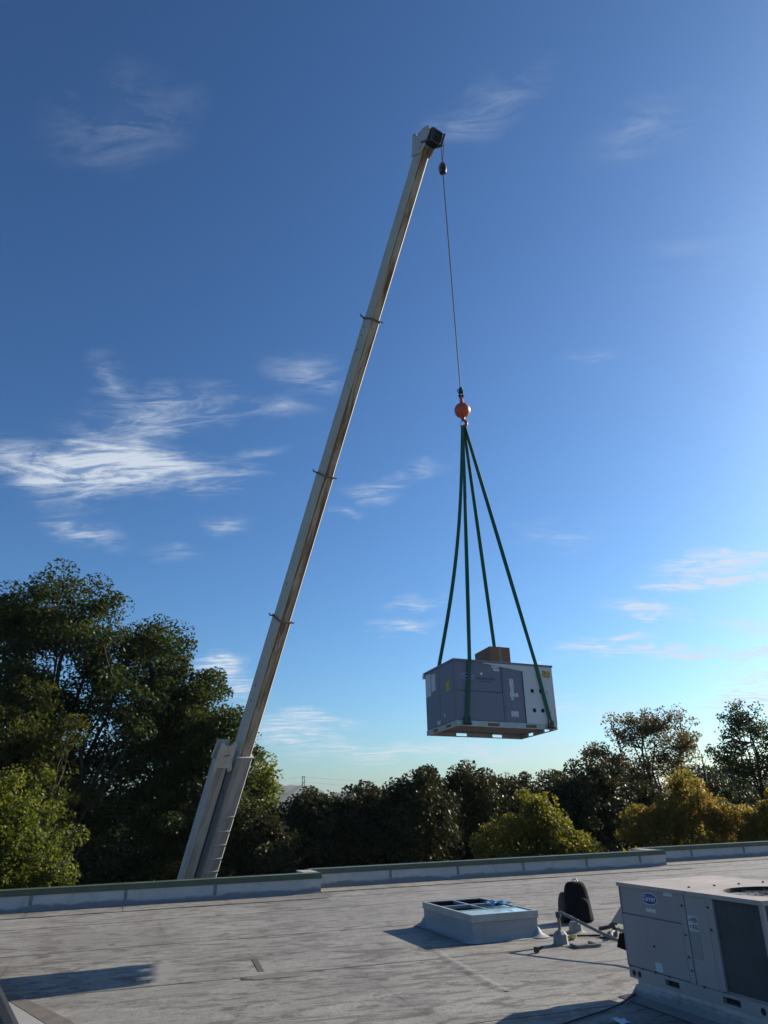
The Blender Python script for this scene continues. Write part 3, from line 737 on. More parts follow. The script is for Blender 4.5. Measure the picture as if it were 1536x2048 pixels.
for k, (t0, t1, w, h, mt) in enumerate(secs):
    s = MB().prism([(p[0], p[1]) for p in bsect(w, h, .035)], 2, t0, t1).build('boom_section', mt, crane, M=LB)
    if k < 4:
        c = MB()
        for (a, b) in ((t1-.03, t1+.012),):
            o_ = bsect(w+.045, h+.045, .045)
            c.prism(o_, 2, a, b)
        c.box((-w*.5-.05, -h/2-.03, t1-.018), (w*.5+.05, -h/2-.0225, t1+.014))
        c.build('section_collar', M_COLLAR if k else M_BOOMB, crane, M=LB)
        e = MB(); e.box((-w/2-.13, h/2-.12, t1-.012), (-w/2-.02, h/2-.085, t1+.012)); e.tube([(-w/2-.10, h/2-.10, t1), (-w/2-.15, h/2-.08, t1+.05)], .012, 6)
        if k: e.build('guide_ear', M_DARKSTEEL, crane, M=LB)
    # side of the boom: small holes
    for (t,) in holes.get(k, []):
        MB().prism([(-.0+.016*math.cos(q_*math.pi/6)+.02, t+.03*math.sin(q_*math.pi/6)) for q_ in range(12)], 0, -w/2-.003, -w/2+.002).build('side_hole', M_BLACK, crane, M=LB)
w, h = .40, .56
for t in (-.02, .34, .70, 1.08, 1.46, 1.86):
    MB().box((-w/2+.02, -h/2-.032, t), (w/2-.035, -h/2+.002, t+.06)).build('stiffening_rib', M_BOOMB, crane, M=LB, bevel=.006)
MB().box((-w/2-.015, -h/2+.03, -3.5), (-w/2+.0, -h/2+.10, 3.3)).build('side_rail', M_BOOMB, crane, M=LB)
# boom head
hdm = MB()
plate = [(.34, 18.87), (.42, 19.03), (.33, 19.09), (.18, 18.97), (.10, 19.08), (-.08, 19.18), (-.20, 19.17), (-.30, 19.00), (-.27, 18.75), (-.17, 18.55), (.175, 18.50), (.21, 18.65)]
for sx_ in (-1, 1):
    a, b = sorted((sx_*.1235, sx_*.155)); hdm.prism(plate, 0, a, b)
headp = hdm.build('head_plate', M_BOOMP, crane, M=LB, bevel=.006)
for yy, tt in ((.36, 19.02), (.12, 19.03), (-.12, 18.67)):
    MB().tube([(-.17, yy, tt), (.17, yy, tt)], .025, 10).build('head_pin', M_GALV, headp)
sh = MB()
for xx in (-.085, -.028, .028, .085):
    sh.tube([(xx-.022, -.30, 18.93), (xx-.009, -.30, 18.93), (xx+.009, -.30, 18.93), (xx+.022, -.30, 18.93)], [.20, .185, .185, .20], 24)
sh.build('sheave', M_SHEAVE, crane, M=LB)
sh = MB()
for xx in (-.085, -.028, .028, .085):
    sh.tube([(xx-.022, .05, 19.05), (xx-.009, .05, 19.05), (xx+.009, .05, 19.05), (xx+.022, .05, 19.05)], [.14, .125, .125, .14], 20)
sh.build('sheave', M_SHEAVE, crane, M=LB)
g2 = MB(); g2.box((-.17, -.53, 18.77), (-.135, -.10, 18.81)); g2.box((.135, -.53, 18.77), (.17, -.10, 18.81)); g2.tube([(-.17, -.50, 18.79), (.17, -.50, 18.79)], .018, 8); g2.tube([(-.17, -.46, 19.05), (.17, -.46, 19.05)], .014, 8)
g2.box((-.165, -.50, 18.79), (-.145, -.44, 19.07)); g2.box((.145, -.50, 18.79), (.165, -.44, 19.07))
g2.build('rope_guard', M_DARKSTEEL, crane, M=LB)
# stowed side jib
JX = -.54
jb = MB(); jw, jh = .30, .34
jb.prism([(p[0]+JX, p[1]-.05) for p in bsect(jw, jh, .03)], 2, -3.8, 3.35)
jo = jb.build('stowed_jib', M_BOOMB, crane, M=LB)
je = MB(); 
je.prism([(JX-.23, 3.25), (JX-.19, 3.85), (JX-.14, 3.92), (JX-.10, 3.82), (JX, 3.78), (JX+.10, 3.83), (JX+.17, 3.95), (JX+.21, 3.86), (JX+.22, 3.35), (JX+.27, 3.18), (JX+.18, 3.10), (JX+.14, 3.22), (JX-.14, 3.22), (JX-.16, 2.9)], 1, -.26, -.20)
je.prism([(JX-.20, 3.3), (JX-.16, 3.8), (JX+.16, 3.8), (JX+.20, 3.3)], 1, .06, .11)
je.build('jib_bracket', M_BOOMP, crane, M=LB, bevel=.008)
for dx in (-.02, .03, .07): MB().lathe([(.018, 0), (.018, .01), (0, .012)], 8, Matrix.Translation((JX+dx, -.262, 3.55+dx*.3)) @ Matrix.Rotation(R(90), 4, 'X')).build('bolt', M_BLACK, crane, M=LB)
MB().box((JX+.18, -.16, -3.6), (JX+.215, -.10, 3.1)).build('jib_hose', M_DARKSTEEL, crane, M=LB)
for t in (.3, 2.4): MB().box((JX+.15, -.08, t), (-w/2, .02, t+.09)).build('jib_bracket', M_BOOMB, crane, M=LB)
MB().box((JX-jw/2-.012, -.12, -3.6), (JX-jw/2-.001, .04, 1.4)).build('jib_rail', M_BOOMB, crane, M=LB)
# turret and carrier, below the roof line
piv = CI @ (BB+ax*T_PIV)
hy = math.atan2(hd_.y, hd_.x)
Mc = Matrix.Rotation(hy, 4, 'Z')
zz_ = piv.z
MB().box((-.7, -.55, 1.25), (.5, -.26, zz_+.3), Mc).box((-.7, .26, 1.25), (.5, .55, zz_+.3), Mc).build('turret', M_BOOMB, crane, bevel=.03)
MB().box((-4.5, -1.15, .75), (3.2, 1.15, 1.25), Mc).build('carrier_deck', M_DARKSTEEL, crane, bevel=.02)
MB().tube([Mc @ Vector((.9, 0, 1.3)), CI @ (BB+ax*-1.5+under*.35)], [.13, .09], 12).build('lift_cylinder', M_DARKSTEEL, crane)
for wx in (-3.8, -2.6, 1.2, 2.4):
    for wy in (-1, 1):
        MB().lathe([(.2, -.15), (.42, -.15), (.5, -.1), (.5, .1), (.42, .15), (.2, .15)], 20, Mc @ Matrix.Translation((wx, wy, .5)) @ Matrix.Rotation(R(90), 4, 'X')).build('wheel', M_SHEAVE, crane)

# ------------------------------------------------------------------ skylight curb
SM = TR((1.0485, 11.8147, 0), BYAW)
SL, SW, SH_ = .985, 1.826, .344
sk_ = empty('skylight', SM, 'square skylight curb with half its blue panes gone', 'skylight')
t_ = .045
M_SKC = paint('skylight_flashing', (.27, .27, .275), .08, .65, 0, .35, (.14,.13,.12), 2.5)
c = MB()
ob = (-.02, -.02, SL+.02, SW+.02)
c.box((-.012, -.012, .0), (SL+.012, t_, SH_-.095)); c.box((-.012, SW-t_, 0), (SL+.012, SW+.012, SH_-.095)); c.box((-.012, t_+.001, 0), (t_, SW-t_-.001, SH_-.095)); c.box((SL-t_, t_+.001, 0), (SL+.012, SW-t_-.001, SH_-.095))
c.build('curb_wall', M_SKC, sk_, bevel=.006)
c = MB(); P0 = []; 
for (d_, z_) in ((.13, .010), (.060, .020), (.026, .055), (.0145, .13)):
    P0 += [(-d_, -d_, z_), (SL+d_, -d_, z_), (SL+d_, SW+d_, z_), (-d_, SW+d_, z_)]
c.add(P0, [(i+4*r_, (i+1) % 4+4*r_, (i+1) % 4+4+4*r_, i+4+4*r_) for r_ in range(3) for i in range(4)])
c.build('base_flashing', M_SKC, sk_)
for cx_, cy_ in ((0, 0), (SL, 0), (0, SW)):
    MB().lathe([(.17, .016), (.13, .03), (.07, .06), (.03, .12), (.0, .15)], 12, Matrix.Translation((cx_, cy_, 0))).build('corner_patch', M_SKC, sk_, smooth=True)
c = MB(); e_ = .026
for (a, b) in (((-e_, -e_), (SL+e_, .02)), ((-e_, SW-.02), (SL+e_, SW+e_)), ((-e_, .0205), (.02, SW-.0205)), ((SL-.02, .0205), (SL+e_, SW-.0205))):
    c.box((a[0], a[1], SH_-.094), (b[0], b[1], SH_))
c.build('metal_frame', paint('skylight_frame', (.34,.35,.34), .15, .5, .3, .4, (.15,.13,.11), 4), sk_, bevel=.003)
mp_ = paint('mullion_metal', (.30, .36, .38), .1, .4, .4, .2)
for yy in (.55, 1.17): MB().box((.0205, yy-.022, SH_-.05), (SL-.0205, yy+.022, SH_-.004)).build('mullion', mp_, sk_, bevel=.003)
MB().box((SL*.5-.02, .573, SH_-.048), (SL*.5+.02, 1.147, SH_-.006)).build('mullion', mp_, sk_, bevel=.003)
MB().box((SL*.5-.02, 1.193, SH_-.048), (SL*.5+.02, SW-.0205, SH_-.006)).build('mullion', mp_, sk_, bevel=.003)
MB().box((.022, .022, SH_-.030), (SL-.022, .526, SH_-.012)).build('pane', M_PANE, sk_)
MB().box((SL*.5+.022, .574, SH_-.030), (SL-.022, .86, SH_-.014)).build('pane', M_PANE, sk_)
f_ = MB(); vs = []; 
for i in range(7):
    for j in range(4):
        vs.append((.62+.055*i, .62+.12*j+.03*math.sin(i), SH_+.004+.055*abs(math.sin(i*.9+j*.7))))
f_.add(vs, [(i*4+j, i*4+j+1, i*4+5+j, i*4+4+j) for i in range(6) for j in range(3)]).build('peeling_film', M_FILM, sk_)
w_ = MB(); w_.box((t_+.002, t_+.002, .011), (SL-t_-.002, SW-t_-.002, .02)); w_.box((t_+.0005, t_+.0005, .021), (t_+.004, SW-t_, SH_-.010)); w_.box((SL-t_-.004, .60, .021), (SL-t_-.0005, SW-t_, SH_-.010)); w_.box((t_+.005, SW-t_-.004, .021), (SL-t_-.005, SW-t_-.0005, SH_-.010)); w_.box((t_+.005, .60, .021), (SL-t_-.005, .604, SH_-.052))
w_.build('painted_well_shade', M_BLACK, sk_)  # added black sheets paint the dark of the open skylight cells

# ------------------------------------------------------------------ backpack and bag
def blob(w, d, h, p=3.0, taper=.75, lean=0, n=20, m_=14):
    vs = []; fs = []
    for i in range(m_+1):
        ph = math.pi*i/m_; zc = -math.cos(ph); pq = 14 if zc < 0 else p*.6; r_ = max(1e-3, (1-abs(zc)**pq)**(1/pq))
        z = (zc+1)/2*h; k = 1-(1-taper)*(z/h)
        for j in range(n):
            a = 2*math.pi*j/n; ca, sa = math.cos(a), math.sin(a)
            q = (abs(ca)**2.8+abs(sa)**2.8)**(-1/2.8)
            vs.append((w/2*r_*q*ca*k, d/2*r_*q*sa*k+lean*z, z))
    for i in range(m_):
        for j in range(n): fs.append((i*n+j, i*n+(j+1) % n, (i+1)*n+(j+1) % n, (i+1)*n+j))
    return MB().add(vs, fs)
bp = empty('backpack', TR((2.86, 13.42, .012), R(14)), 'black backpack standing upright on the roof behind the skylight', 'backpack')
blob(.47, .33, .57, 7.5, .72, .05).build('main_body', M_CLOTH, bp, smooth=True)
blob(.34, .13, .33, 5.0, .88, .03).build('front_pocket', M_CLOTH, bp, smooth=True, M=Matrix.Translation((-.01, -.11, .02)))
MB().tube([(-.03, .03, .565), (-.03, .03, .60), (.03, .03, .605), (.05, .03, .565)], .011, 6).build('grab_handle', M_GALV, bp)
MB().tube([(-.02, -.115, .08), (-.015, -.105, .30), (0, -.05, .50), (.0, -.0, .58)], .007, 5).build('zip', M_DARKSTEEL, bp)
blob(.17, .24, .42, 4.5, .75, .05).build('side_pouch', M_CLOTH2, bp, smooth=True, M=Matrix.Translation((-.205, .09, .0)) @ Matrix.Rotation(R(3), 4, 'Y'))
MB().tube([(-.27, .0, .16), (-.32, -.03, .10), (-.27, -.06, .03), (-.20, -.09, .015)], .012, 5).build('strap_end', M_CLOTH, bp)

# ------------------------------------------------------------------ gas pipe and vents
gp = empty('gas_pipe', TR((2.17, 11.47, 0)), 'galvanised gas pipe rising from a white pitch pocket towards the old unit', 'pipe')
MB().lathe([(.13, .008), (.115, .014), (.10, .02), (.092, .13), (.055, .165), (.028, .18), (.028, .0)], 8).build('pitch_pocket', paint('white_flashing_boot', (.21,.205,.20), .15, .7, 0, .5), gp)
q = [(0, 0, .05), (0, 0, .36), (.02, -.03, .385)]
gpm = MB(); gpm.tube([(0, 0, .05), (0, 0, .355), (.008, -.012, .382), (.03, -.045, .39)], .021, 10)
gpm.tube([(.03, -.045, .39), (.33, -.77, .255), (.60, -1.28, .15), (.80, -1.75, .12), (.80, -2.2, .14), (.76, -2.62, .30)], .019, 10)
gpm.build('pipe', M_PIPE, gp, smooth=True)
MB().lathe([(.034, 0), (.036, .02), (.036, .05), (.034, .07)], 10, Matrix.Translation((0, 0, .325))).build('elbow_fitting', M_DARKSTEEL, gp)
vp = empty('vent_boot', TR((2.59, 12.45, 0)), 'stubby white vent boot beside the black backpack', 'vent')
MB().lathe([(.16, .008), (.13, .016), (.10, .03), (.095, .12), (.07, .145), (.0, .15)], 14).build('boot', paint('white_boot', (.22,.22,.215), .15, .7, 0, .5), vp)
vv = MB(); vv.tube([(-.02, 0, .12), (-.03, 0, .20), (-.08, .02, .215)], .016, 8); vv.tube([(.03, 0, .12), (.04, -.02, .17)], .018, 8)
vv.build('valve', M_PIPE, vp)
cup = MB().lathe([(.03, .0), (.06, .02), (.07, .05), (.065, .05), (.055, .02), (.0, .01)], 14).build('yellow_bowl', plain('yellow_plastic', (.45,.42,.16), .35), M=TR((2.40, 11.84, .008)))
tag(cup, 'shallow pale yellow bowl lying behind the pitch pocket', 'bowl')

# ------------------------------------------------------------------ tools, scraps
def scrap(name, label, cat, mb, mat, loc, yaw=0):
    return tag(mb.build(name, mat, M=TR(loc, yaw)), label, cat)
tb = MB(); 
tb.prism([(-.16, .0), (-.16, .05), (.02, .06), (.10, .10), (.16, .085), (.15, .05), (.10, .05), (.12, .02), (.05, .02)], 1, -.02, .02)
scrap('pipe_wrench', 'dark pipe wrench lying on the pile near the old unit', 'wrench', tb, M_SHEAVE, (3.00, 12.2, .06), R(25))
rg = MB(); r2 = random.Random(3); vs = []; fs = []
for i in range(10):
    for j in range(10): vs.append((i*.045-.2, j*.04-.18, .012+.10*r2.random()*math.sin(math.pi*i/9)*math.sin(math.pi*j/9)+.02*r2.random()))
fs = [(i*10+j, i*10+10+j, i*10+11+j, i*10+j+1) for i in range(9) for j in range(9)]
rg.add(vs, fs); scrap('work_rag', 'crumpled pale brown rag on the roof by the relief hood', 'rag', rg, paint('rag_cloth', (.26,.20,.15), .5, .9, 0, .6, (.05,.04,.03), 9), (3.05, 11.9, .010), R(30))
for i, (dx, dy, yw, nm, lb, mt) in enumerate((( -.10, -.06, 70, 'pipe_offcut', 'short rusty pipe offcut in the pile of tools', M_PIPE), (.10, .20, 120, 'steel_rod', 'dark steel rod behind the crumpled rag', M_DARKSTEEL))):
    scrap(nm, lb, 'pipe scrap', MB().tube([(-.16, 0, .03), (.16, 0, .04)], .022-.006*i, 8), mt, (3.05+dx, 11.9+dy, .03), R(yw))
fr_ = MB(); fr_.box((-.17, -.02, 0), (.17, .02, .03)); fr_.box((.13, .021, 0), (.17, .26, .03)); fr_.box((-.17, .021, 0), (-.13, .20, .03))
scrap('metal_bracket', 'flat grey U-shaped bracket lying beside the pitch pocket', 'bracket', fr_, M_PIPE, (2.47, 11.2, .010), R(15))
nb = MB(); nb.tube([(-.06, 0, .03), (.0, .01, .035), (.05, -.01, .06)], [.025, .018, .012], 7); nb.box((-.075, -.03, .0), (-.03, .03, .06))
scrap('pipe_fitting', 'small dark pipe fitting alone on the roof near the skylight', 'fitting', nb, M_SHEAVE, (1.80, 10.95, .010), R(20))
cab = MB(); cab.tube([(.9, 7.0, .016), (1.2, 7.40, .016), (1.45, 7.64, .016), (1.84, 7.98, .016), (2.05, 8.2, .017), (2.26, 8.42, .05), (2.34, 8.48, .10)], .008, 6)
tag(cab.build('black_cable', M_SHEAVE), 'thin black cable lying across the roof under the old unit', 'cable')
wp = MB(); vs = [(x*.035, y*.05+.02*math.sin(x), .012+.02*abs(math.sin(x*1.3+y))) for x in range(6) for y in range(3)]
wp.add(vs, [(i*3+j, i*3+3+j, i*3+4+j, i*3+j+1) for i in range(5) for j in range(2)])
scrap('plastic_scrap', 'crumpled white plastic scrap in the shade of the old unit', 'scrap', wp, M_LOGOW, (1.78, 7.62, .004), R(-60))
hose = MB(); hose.tube([(-.5, 0, .016), (-.3, .06, .016), (0, .0, .016), (.3, .05, .016), (.55, -.02, .016)], .012, 6)
scrap('rubber_hose', 'thin dark hose on the roof between skylight and backpack', 'hose', hose, M_SHEAVE, (2.45, 12.05, .004), R(-10))
st_ = MB().box((-.035, -.42, 0), (.035, .42, .006)); scrap('repair_strip', 'narrow dark patch strip stuck on the open roof', 'patch', st_, M_MASTIC, (-1.72, 10.68, .004), R(15))

lens = MB(); lens.add([(.42*math.cos(2*math.pi*k/24)*(1+.12*math.sin(3*k)), .14*math.sin(2*math.pi*k/24)*(1+.15*math.cos(5*k)), .0) for k in range(24)]+[(.40*math.cos(2*math.pi*k/24)*(1+.12*math.sin(3*k)), .125*math.sin(2*math.pi*k/24)*(1+.15*math.cos(5*k)), .006) for k in range(24)],
    [list(range(24, 48))]+[(k, (k+1) % 24, 24+(k+1) % 24, 24+k) for k in range(24)])
scrap('roof_patch', 'lens-shaped sealant patch beside the narrow dark strip', 'patch', lens, paint('old_sealant', (.12,.112,.10), .25, .8, 0, .6, (.06,.05,.045), 5), (-1.36, 10.0, .006), R(19))

# ------------------------------------------------------------------ corrugated pipe on a pale patch at the edge of the roof in view
pp = empty('membrane_patch', TR((0, 0, .0)), 'pale membrane patch with brown sealed edge under the corrugated pipe', 'membrane patch')
MB().prism([(-4.12, 9.20), (-5.4, 9.6), (-5.4, 6.0), (-2.2, 6.0), (-2.6, 7.25), (-3.22, 8.10)], 2, .0072, .012).build('sheet', paint('pale_membrane', (.27,.265,.25), .06, .65, 0, .3, (.2,.19,.17), 2), pp)
MB().prism([(-4.10, 9.42), (-4.3, 9.3), (-4.116, 9.205), (-3.216, 8.105), (-2.594, 7.253), (-2.42, 7.30), (-3.06, 8.24)], 2, .0072, .014).build('sealed_edge', paint('brown_sealant', (.115,.098,.082), .25, .8, 0, .5, (.06,.05,.04), 8), pp)
cp = MB(); pa = Vector((-6.0, 11.9, .17)); pb = Vector((-2.6, 6.05, .17)); L_ = (pb-pa).length; nn = int(L_/.055)
pts = []; rad = []
for i in range(nn+1):
    for dt, r_ in ((0, .142), (.012, .165), (.034, .165), (.045, .142)):
        pts.append(pa.lerp(pb, min(1, (i*.055+dt)/L_))); rad.append(r_)
k0 = len(pts); 
cp.tube(pts, rad, 14)
tag(cp.build('corrugated_pipe', plain('black_plastic', (.014,.014,.016), .45)), 'black corrugated pipe lying on the pale membrane patch', 'pipe')

# ------------------------------------------------------------------ trees
def mk_leaf(name, stops, trans=.45, rough=.5, tcol=None, spec=.3):
    t = NT(name); at = t.n('ShaderNodeAttribute'); at.attribute_name = 'tint'
    P = t.n('ShaderNodeNewGeometry').outputs['Position']
    nz = t.noise(P, .45, 3)
    f = t.math('ADD', t.math('MULTIPLY', at.outputs['Fac'], .55), t.math('MULTIPLY_ADD', nz, .9, -.22))
    cc = t.ramp(f, stops); t.base(cc); t.rough(rough); t.b.inputs['Specular IOR Level'].default_value = spec
    tr = t.n('ShaderNodeBsdfTranslucent'); 
    bright = t.mix(1.0, cc, tcol or (1.5, 1.45, .75), 'MULTIPLY'); t.link(bright, tr.inputs[0])
    ms = t.n('ShaderNodeMixShader'); ms.inputs[0].default_value = trans
    t.link(t.b.outputs[0], ms.inputs[1]); t.link(tr.outputs[0], ms.inputs[2]); t.link(ms.outputs[0], t.out.inputs[0])
    return t.m
L_OAK = mk_leaf('oak_leaf', [(.1, (.022,.034,.012)), (.5, (.034,.052,.016)), (.85, (.060,.070,.020)), (1.0, (.085,.07,.022))], .38, .5, None, .18)
L_MAPLE = mk_leaf('green_maple_leaf', [(.1, (.048,.068,.012)), (.5, (.092,.115,.018)), (.9, (.17,.165,.022)), (1, (.21,.17,.02))], .50, .55)
L_MAG = mk_leaf('magnolia_leaf', [(.1, (.019,.025,.011)), (.5, (.030,.037,.014)), (.75, (.056,.050,.020)), (1.0, (.10,.072,.03))], .22, .5, None, .16)
L_YEL = mk_leaf('yellowing_maple_leaf', [(.1, (.050,.062,.012)), (.45, (.105,.110,.017)), (.8, (.20,.17,.024)), (1.0, (.28,.20,.028))], .50, .55)
L_ORA = mk_leaf('orange_maple_leaf', [(.1, (.075,.078,.018)), (.36, (.155,.138,.024)), (.60, (.20,.155,.034)), (.80, (.215,.125,.036)), (1.0, (.25,.105,.036))], .52, .55)
L_POP = mk_leaf('brown_green_leaf', [(.1, (.062,.066,.030)), (.45, (.118,.104,.048)), (.8, (.19,.14,.068)), (1.0, (.23,.145,.072))], .55, .55, (1.3,1.2,.95))
L_FAR = mk_leaf('far_leaf', [(.1, (.022,.034,.014)), (.6, (.04,.05,.02)), (1.0, (.07,.07,.025))], .30, .6)
M_BARK = paint('bark', (.055, .045, .036), .3, .9, 0, .4, (.03,.025,.02), 6)

def leaf_mesh(name, pos, size, rg, mat, aspect=.6, droop=.3):
    n = len(pos)
    nrm = rg.normal(size=(n, 3)); nrm[:, 2] = np.abs(nrm[:, 2])+droop
    nrm /= np.linalg.norm(nrm, axis=1)[:, None]
    t = rg.normal(size=(n, 3)); t -= nrm*(t*nrm).sum(1)[:, None]; t /= np.linalg.norm(t, axis=1)[:, None]+1e-9
    b = np.cross(nrm, t)
    L = (size*rg.uniform(.65, 1.35, n))[:, None]; Wd = L*aspect
    v = np.empty((n, 4, 3)); v[:, 0] = pos-t*L*.5; v[:, 1] = pos+b*Wd*.5+t*L*.08+nrm*L*.06; v[:, 2] = pos+t*L*.5; v[:, 3] = pos-b*Wd*.5+t*L*.08+nrm*L*.06
    me = bpy.data.meshes.new(name)
    me.vertices.add(n*4); me.vertices.foreach_set('co', v.astype(np.float32).ravel())
    me.loops.add(n*4); me.loops.foreach_set('vertex_index', np.arange(n*4, dtype=np.int32))
    me.polygons.add(n); me.polygons.foreach_set('loop_start', np.arange(0, n*4, 4, dtype=np.int32)); me.polygons.foreach_set('loop_total', np.full(n, 4, dtype=np.int32))
    at = me.attributes.new('tint', 'FLOAT', 'FACE'); at.data.foreach_set('value', rg.uniform(0, 1, n).astype(np.float32))
    me.materials.append(mat); me.update(calc_edges=True)
    return me
def tree(name, label, x, y, ells, nclump, nleaf, crad, lsize, mat, trunk_r=.22, seed=1, shell=.45, limbs=9, fork=.30, group=None, flat=.75, z0=GROUND, twig=.02, jit=.10):
    """ells: crown lobes (dx, dy, z, rx, ry, rz), z measured from the roof level"""
    rg = np.random.default_rng(seed); rr = random.Random(seed)
    root = empty(name, TR((x, y, z0)), label, 'tree', group)
    E_ = np.array(ells, float); vol = E_[:, 3]*E_[:, 4]*E_[:, 5]; pr = vol**.8; pr /= pr.sum()
    pick = rg.choice(len(E_), nclump, p=pr)
    d = rg.normal(size=(nclump, 3)); d /= np.linalg.norm(d, axis=1)[:, None]
    r_ = shell+(1-shell)*rg.uniform(0, 1, nclump)**.7
    r_ *= 1+jit*rg.normal(size=nclump)
    cl = d*r_[:, None]*E_[pick, 3:6]+E_[pick, 0:3]; cl[:, 2] -= z0
    cl = cl[cl[:, 2] > 1.0]
    # skeleton
    zt = max(e[2]+e[5]*.5 for e in ells)-z0
    zb = min(e[2]-e[5] for e in ells)-z0
    mbt = MB()
    top = Vector((E_[:, 0].mean(), E_[:, 1].mean(), zt*.93))
    tp_ = []
    nseg = 8
    for i in range(nseg+1):
        t = i/nseg; tp_.append(Vector((top.x*t**1.3, top.y*t**1.3, top.z*t))+Vector((rr.uniform(-1, 1), rr.uniform(-1, 1), 0))*trunk_r*.7*t)
    mbt.tube(tp_, [trunk_r*(1-.88*(i/nseg)**.8) for i in range(nseg+1)], 9)
    skel = [np.array(p) for p in tp_[3:]]
    rsk = [trunk_r*.3]*len(skel)
    order = rg.permutation(len(cl))
    for k in order[:limbs]:
        c = Vector(cl[k]); t = min(.85, max(fork, (c.z*.55)/top.z*rr.uniform(.75, 1.0)))
        i = t*nseg; a = tp_[int(i)].lerp(tp_[min(nseg, int(i)+1)], i-int(i))
        L = (c-a).length; pts = []
        for j in range(7):
            s = j/6; p = a.lerp(c, s)+Vector((0, 0, math.sin(s*math.pi)*L*-.06))+Vector((rr.uniform(-1, 1), rr.uniform(-1, 1), rr.uniform(-1, 1)))*L*.035*(1 if 0 < j < 6 else 0)
            pts.append(p)
        r0_ = trunk_r*.5*(1-t*.5)
        mbt.tube(pts, [r0_*(1-.85*j/6) for j in range(7)], 6, False); skel += [np.array(p) for p in pts[1:]]
    sk_a = np.array(skel)
    for c in cl:
        j = ((sk_a-c)**2).sum(1)+np.where(sk_a[:, 2] > c[2]+.3, 4, 0); j = int(j.argmin()); a = Vector(sk_a[j]); c_ = Vector(c)
        m_ = a.lerp(c_, .5)+Vector((rr.uniform(-.15, .15), rr.uniform(-.15, .15), -.12))
        mbt.tube([a, m_, c_], [twig*1.6, twig, twig*.45], 4, False)
    mbt.build('trunk', M_BARK, root, smooth=True)
    k = rg.poisson(nleaf*1.4, len(cl)); idx = np.repeat(np.arange(len(cl)), k)
    cr = crad*rg.uniform(.6, 1.35, len(cl))
    o_ = rg.normal(size=(len(idx), 3)); rr_ = np.linalg.norm(o_, axis=1)[:, None]; o_ = o_/rr_*np.minimum(rr_, 1.6)*.62
    pos = cl[idx]+o_*cr[idx][:, None]*np.array([1, 1, flat])
    me = leaf_mesh('crown', pos, lsize, rg, mat)
    o = bpy.data.objects.new('crown', me); col.objects.link(o); o.parent = root
    return root

GRP = 'trees beyond the parapet'
# big oak on the left: leader lobes with gaps between them
tree('oak_tree', 'tallest dark green oak spreading beside the crane boom', -13.2, 31.5,
     [(-3.0,0,8.6,2.3,2.4,2.2),(-.4,0,9.6,2.4,2.5,2.0),(1.6,0,8.0,1.7,2.0,1.9),(-1.0,0,6.4,2.6,2.6,1.6),(2.2,-.5,5.6,1.9,2.0,1.5),(-4,0,5.5,2.2,2.4,2.2),(.5,0,3.0,3.2,2.6,2.0),(0,0,.0,3.6,2.6,1.8)],
     430, 150, .66, .15, L_OAK, .38, 11, .30, 22, .25, GRP)
tree('oak_tree', 'dark green oak with several rounded tops leaning towards the boom', -9.0, 33.0,
     [(-.9,0,8.2,1.5,1.7,1.7),(.2,0,6.4,1.7,1.9,1.4),(1.3,0,4.9,1.6,1.8,1.5),(2.2,-.5,3.7,1.3,1.6,2.6),(-.3,0,4.0,2.6,2.2,1.8),(.2,0,1.6,2.9,2.4,1.8),(-.4,0,-.6,3.0,2.4,1.5)],
     420, 150, .62, .15, L_OAK, .33, 12, .30, 22, .25, GRP)
tree('maple_tree', 'mid green maple in front of the tallest oak', -14.3, 28.0,
     [(-.2,0,5.0,2.4,2.0,2.0),(1.6,0,4.3,1.7,1.6,1.4),(.2,0,2.3,3.0,2.0,1.6),(-1.5,0,3,2,2,2)], 230, 150, .52, .135, mk_leaf('dull_maple_leaf', [(.1, (.030,.042,.012)), (.6, (.055,.066,.018)), (1, (.11,.085,.02))], .4, .5, None, .18), .2, 13, .3, 9, .25, GRP)
tree('maple_tree', 'low bright yellow-green maple close to the parapet corner', -11.6, 24.2,
     [(0,0,1.5,1.7,1.5,1.7),(.8,0,.2,1.35,1.3,1.6),(-.6,0,0,2.0,1.5,2.0)], 230, 160, .40, .11, L_MAPLE, .16, 14, .35, 9, .25, GRP, jit=.19)
tree('olive_tree', 'olive brown shrubby tree glimpsed between oak and boom', -10.3, 42.0, [(0,0,.8,2.0,1.6,1.9),(.5,0,-1,2.2,1.8,1.6)], 70, 150, .8, .2, L_POP, .14, 15, .3, 6, .25, GRP)
tree('slender_tree', 'slender light green tree with pointed top right of the boom', -6.2, 36.5, [(.2,0,2.8,.75,.8,1.3),(-.2,0,1.0,1.3,1.2,1.3),(.3,0,-.8,1.5,1.4,1.4)], 70, 120, .55, .18, L_MAPLE, .13, 16, .3, 6, .3, GRP)
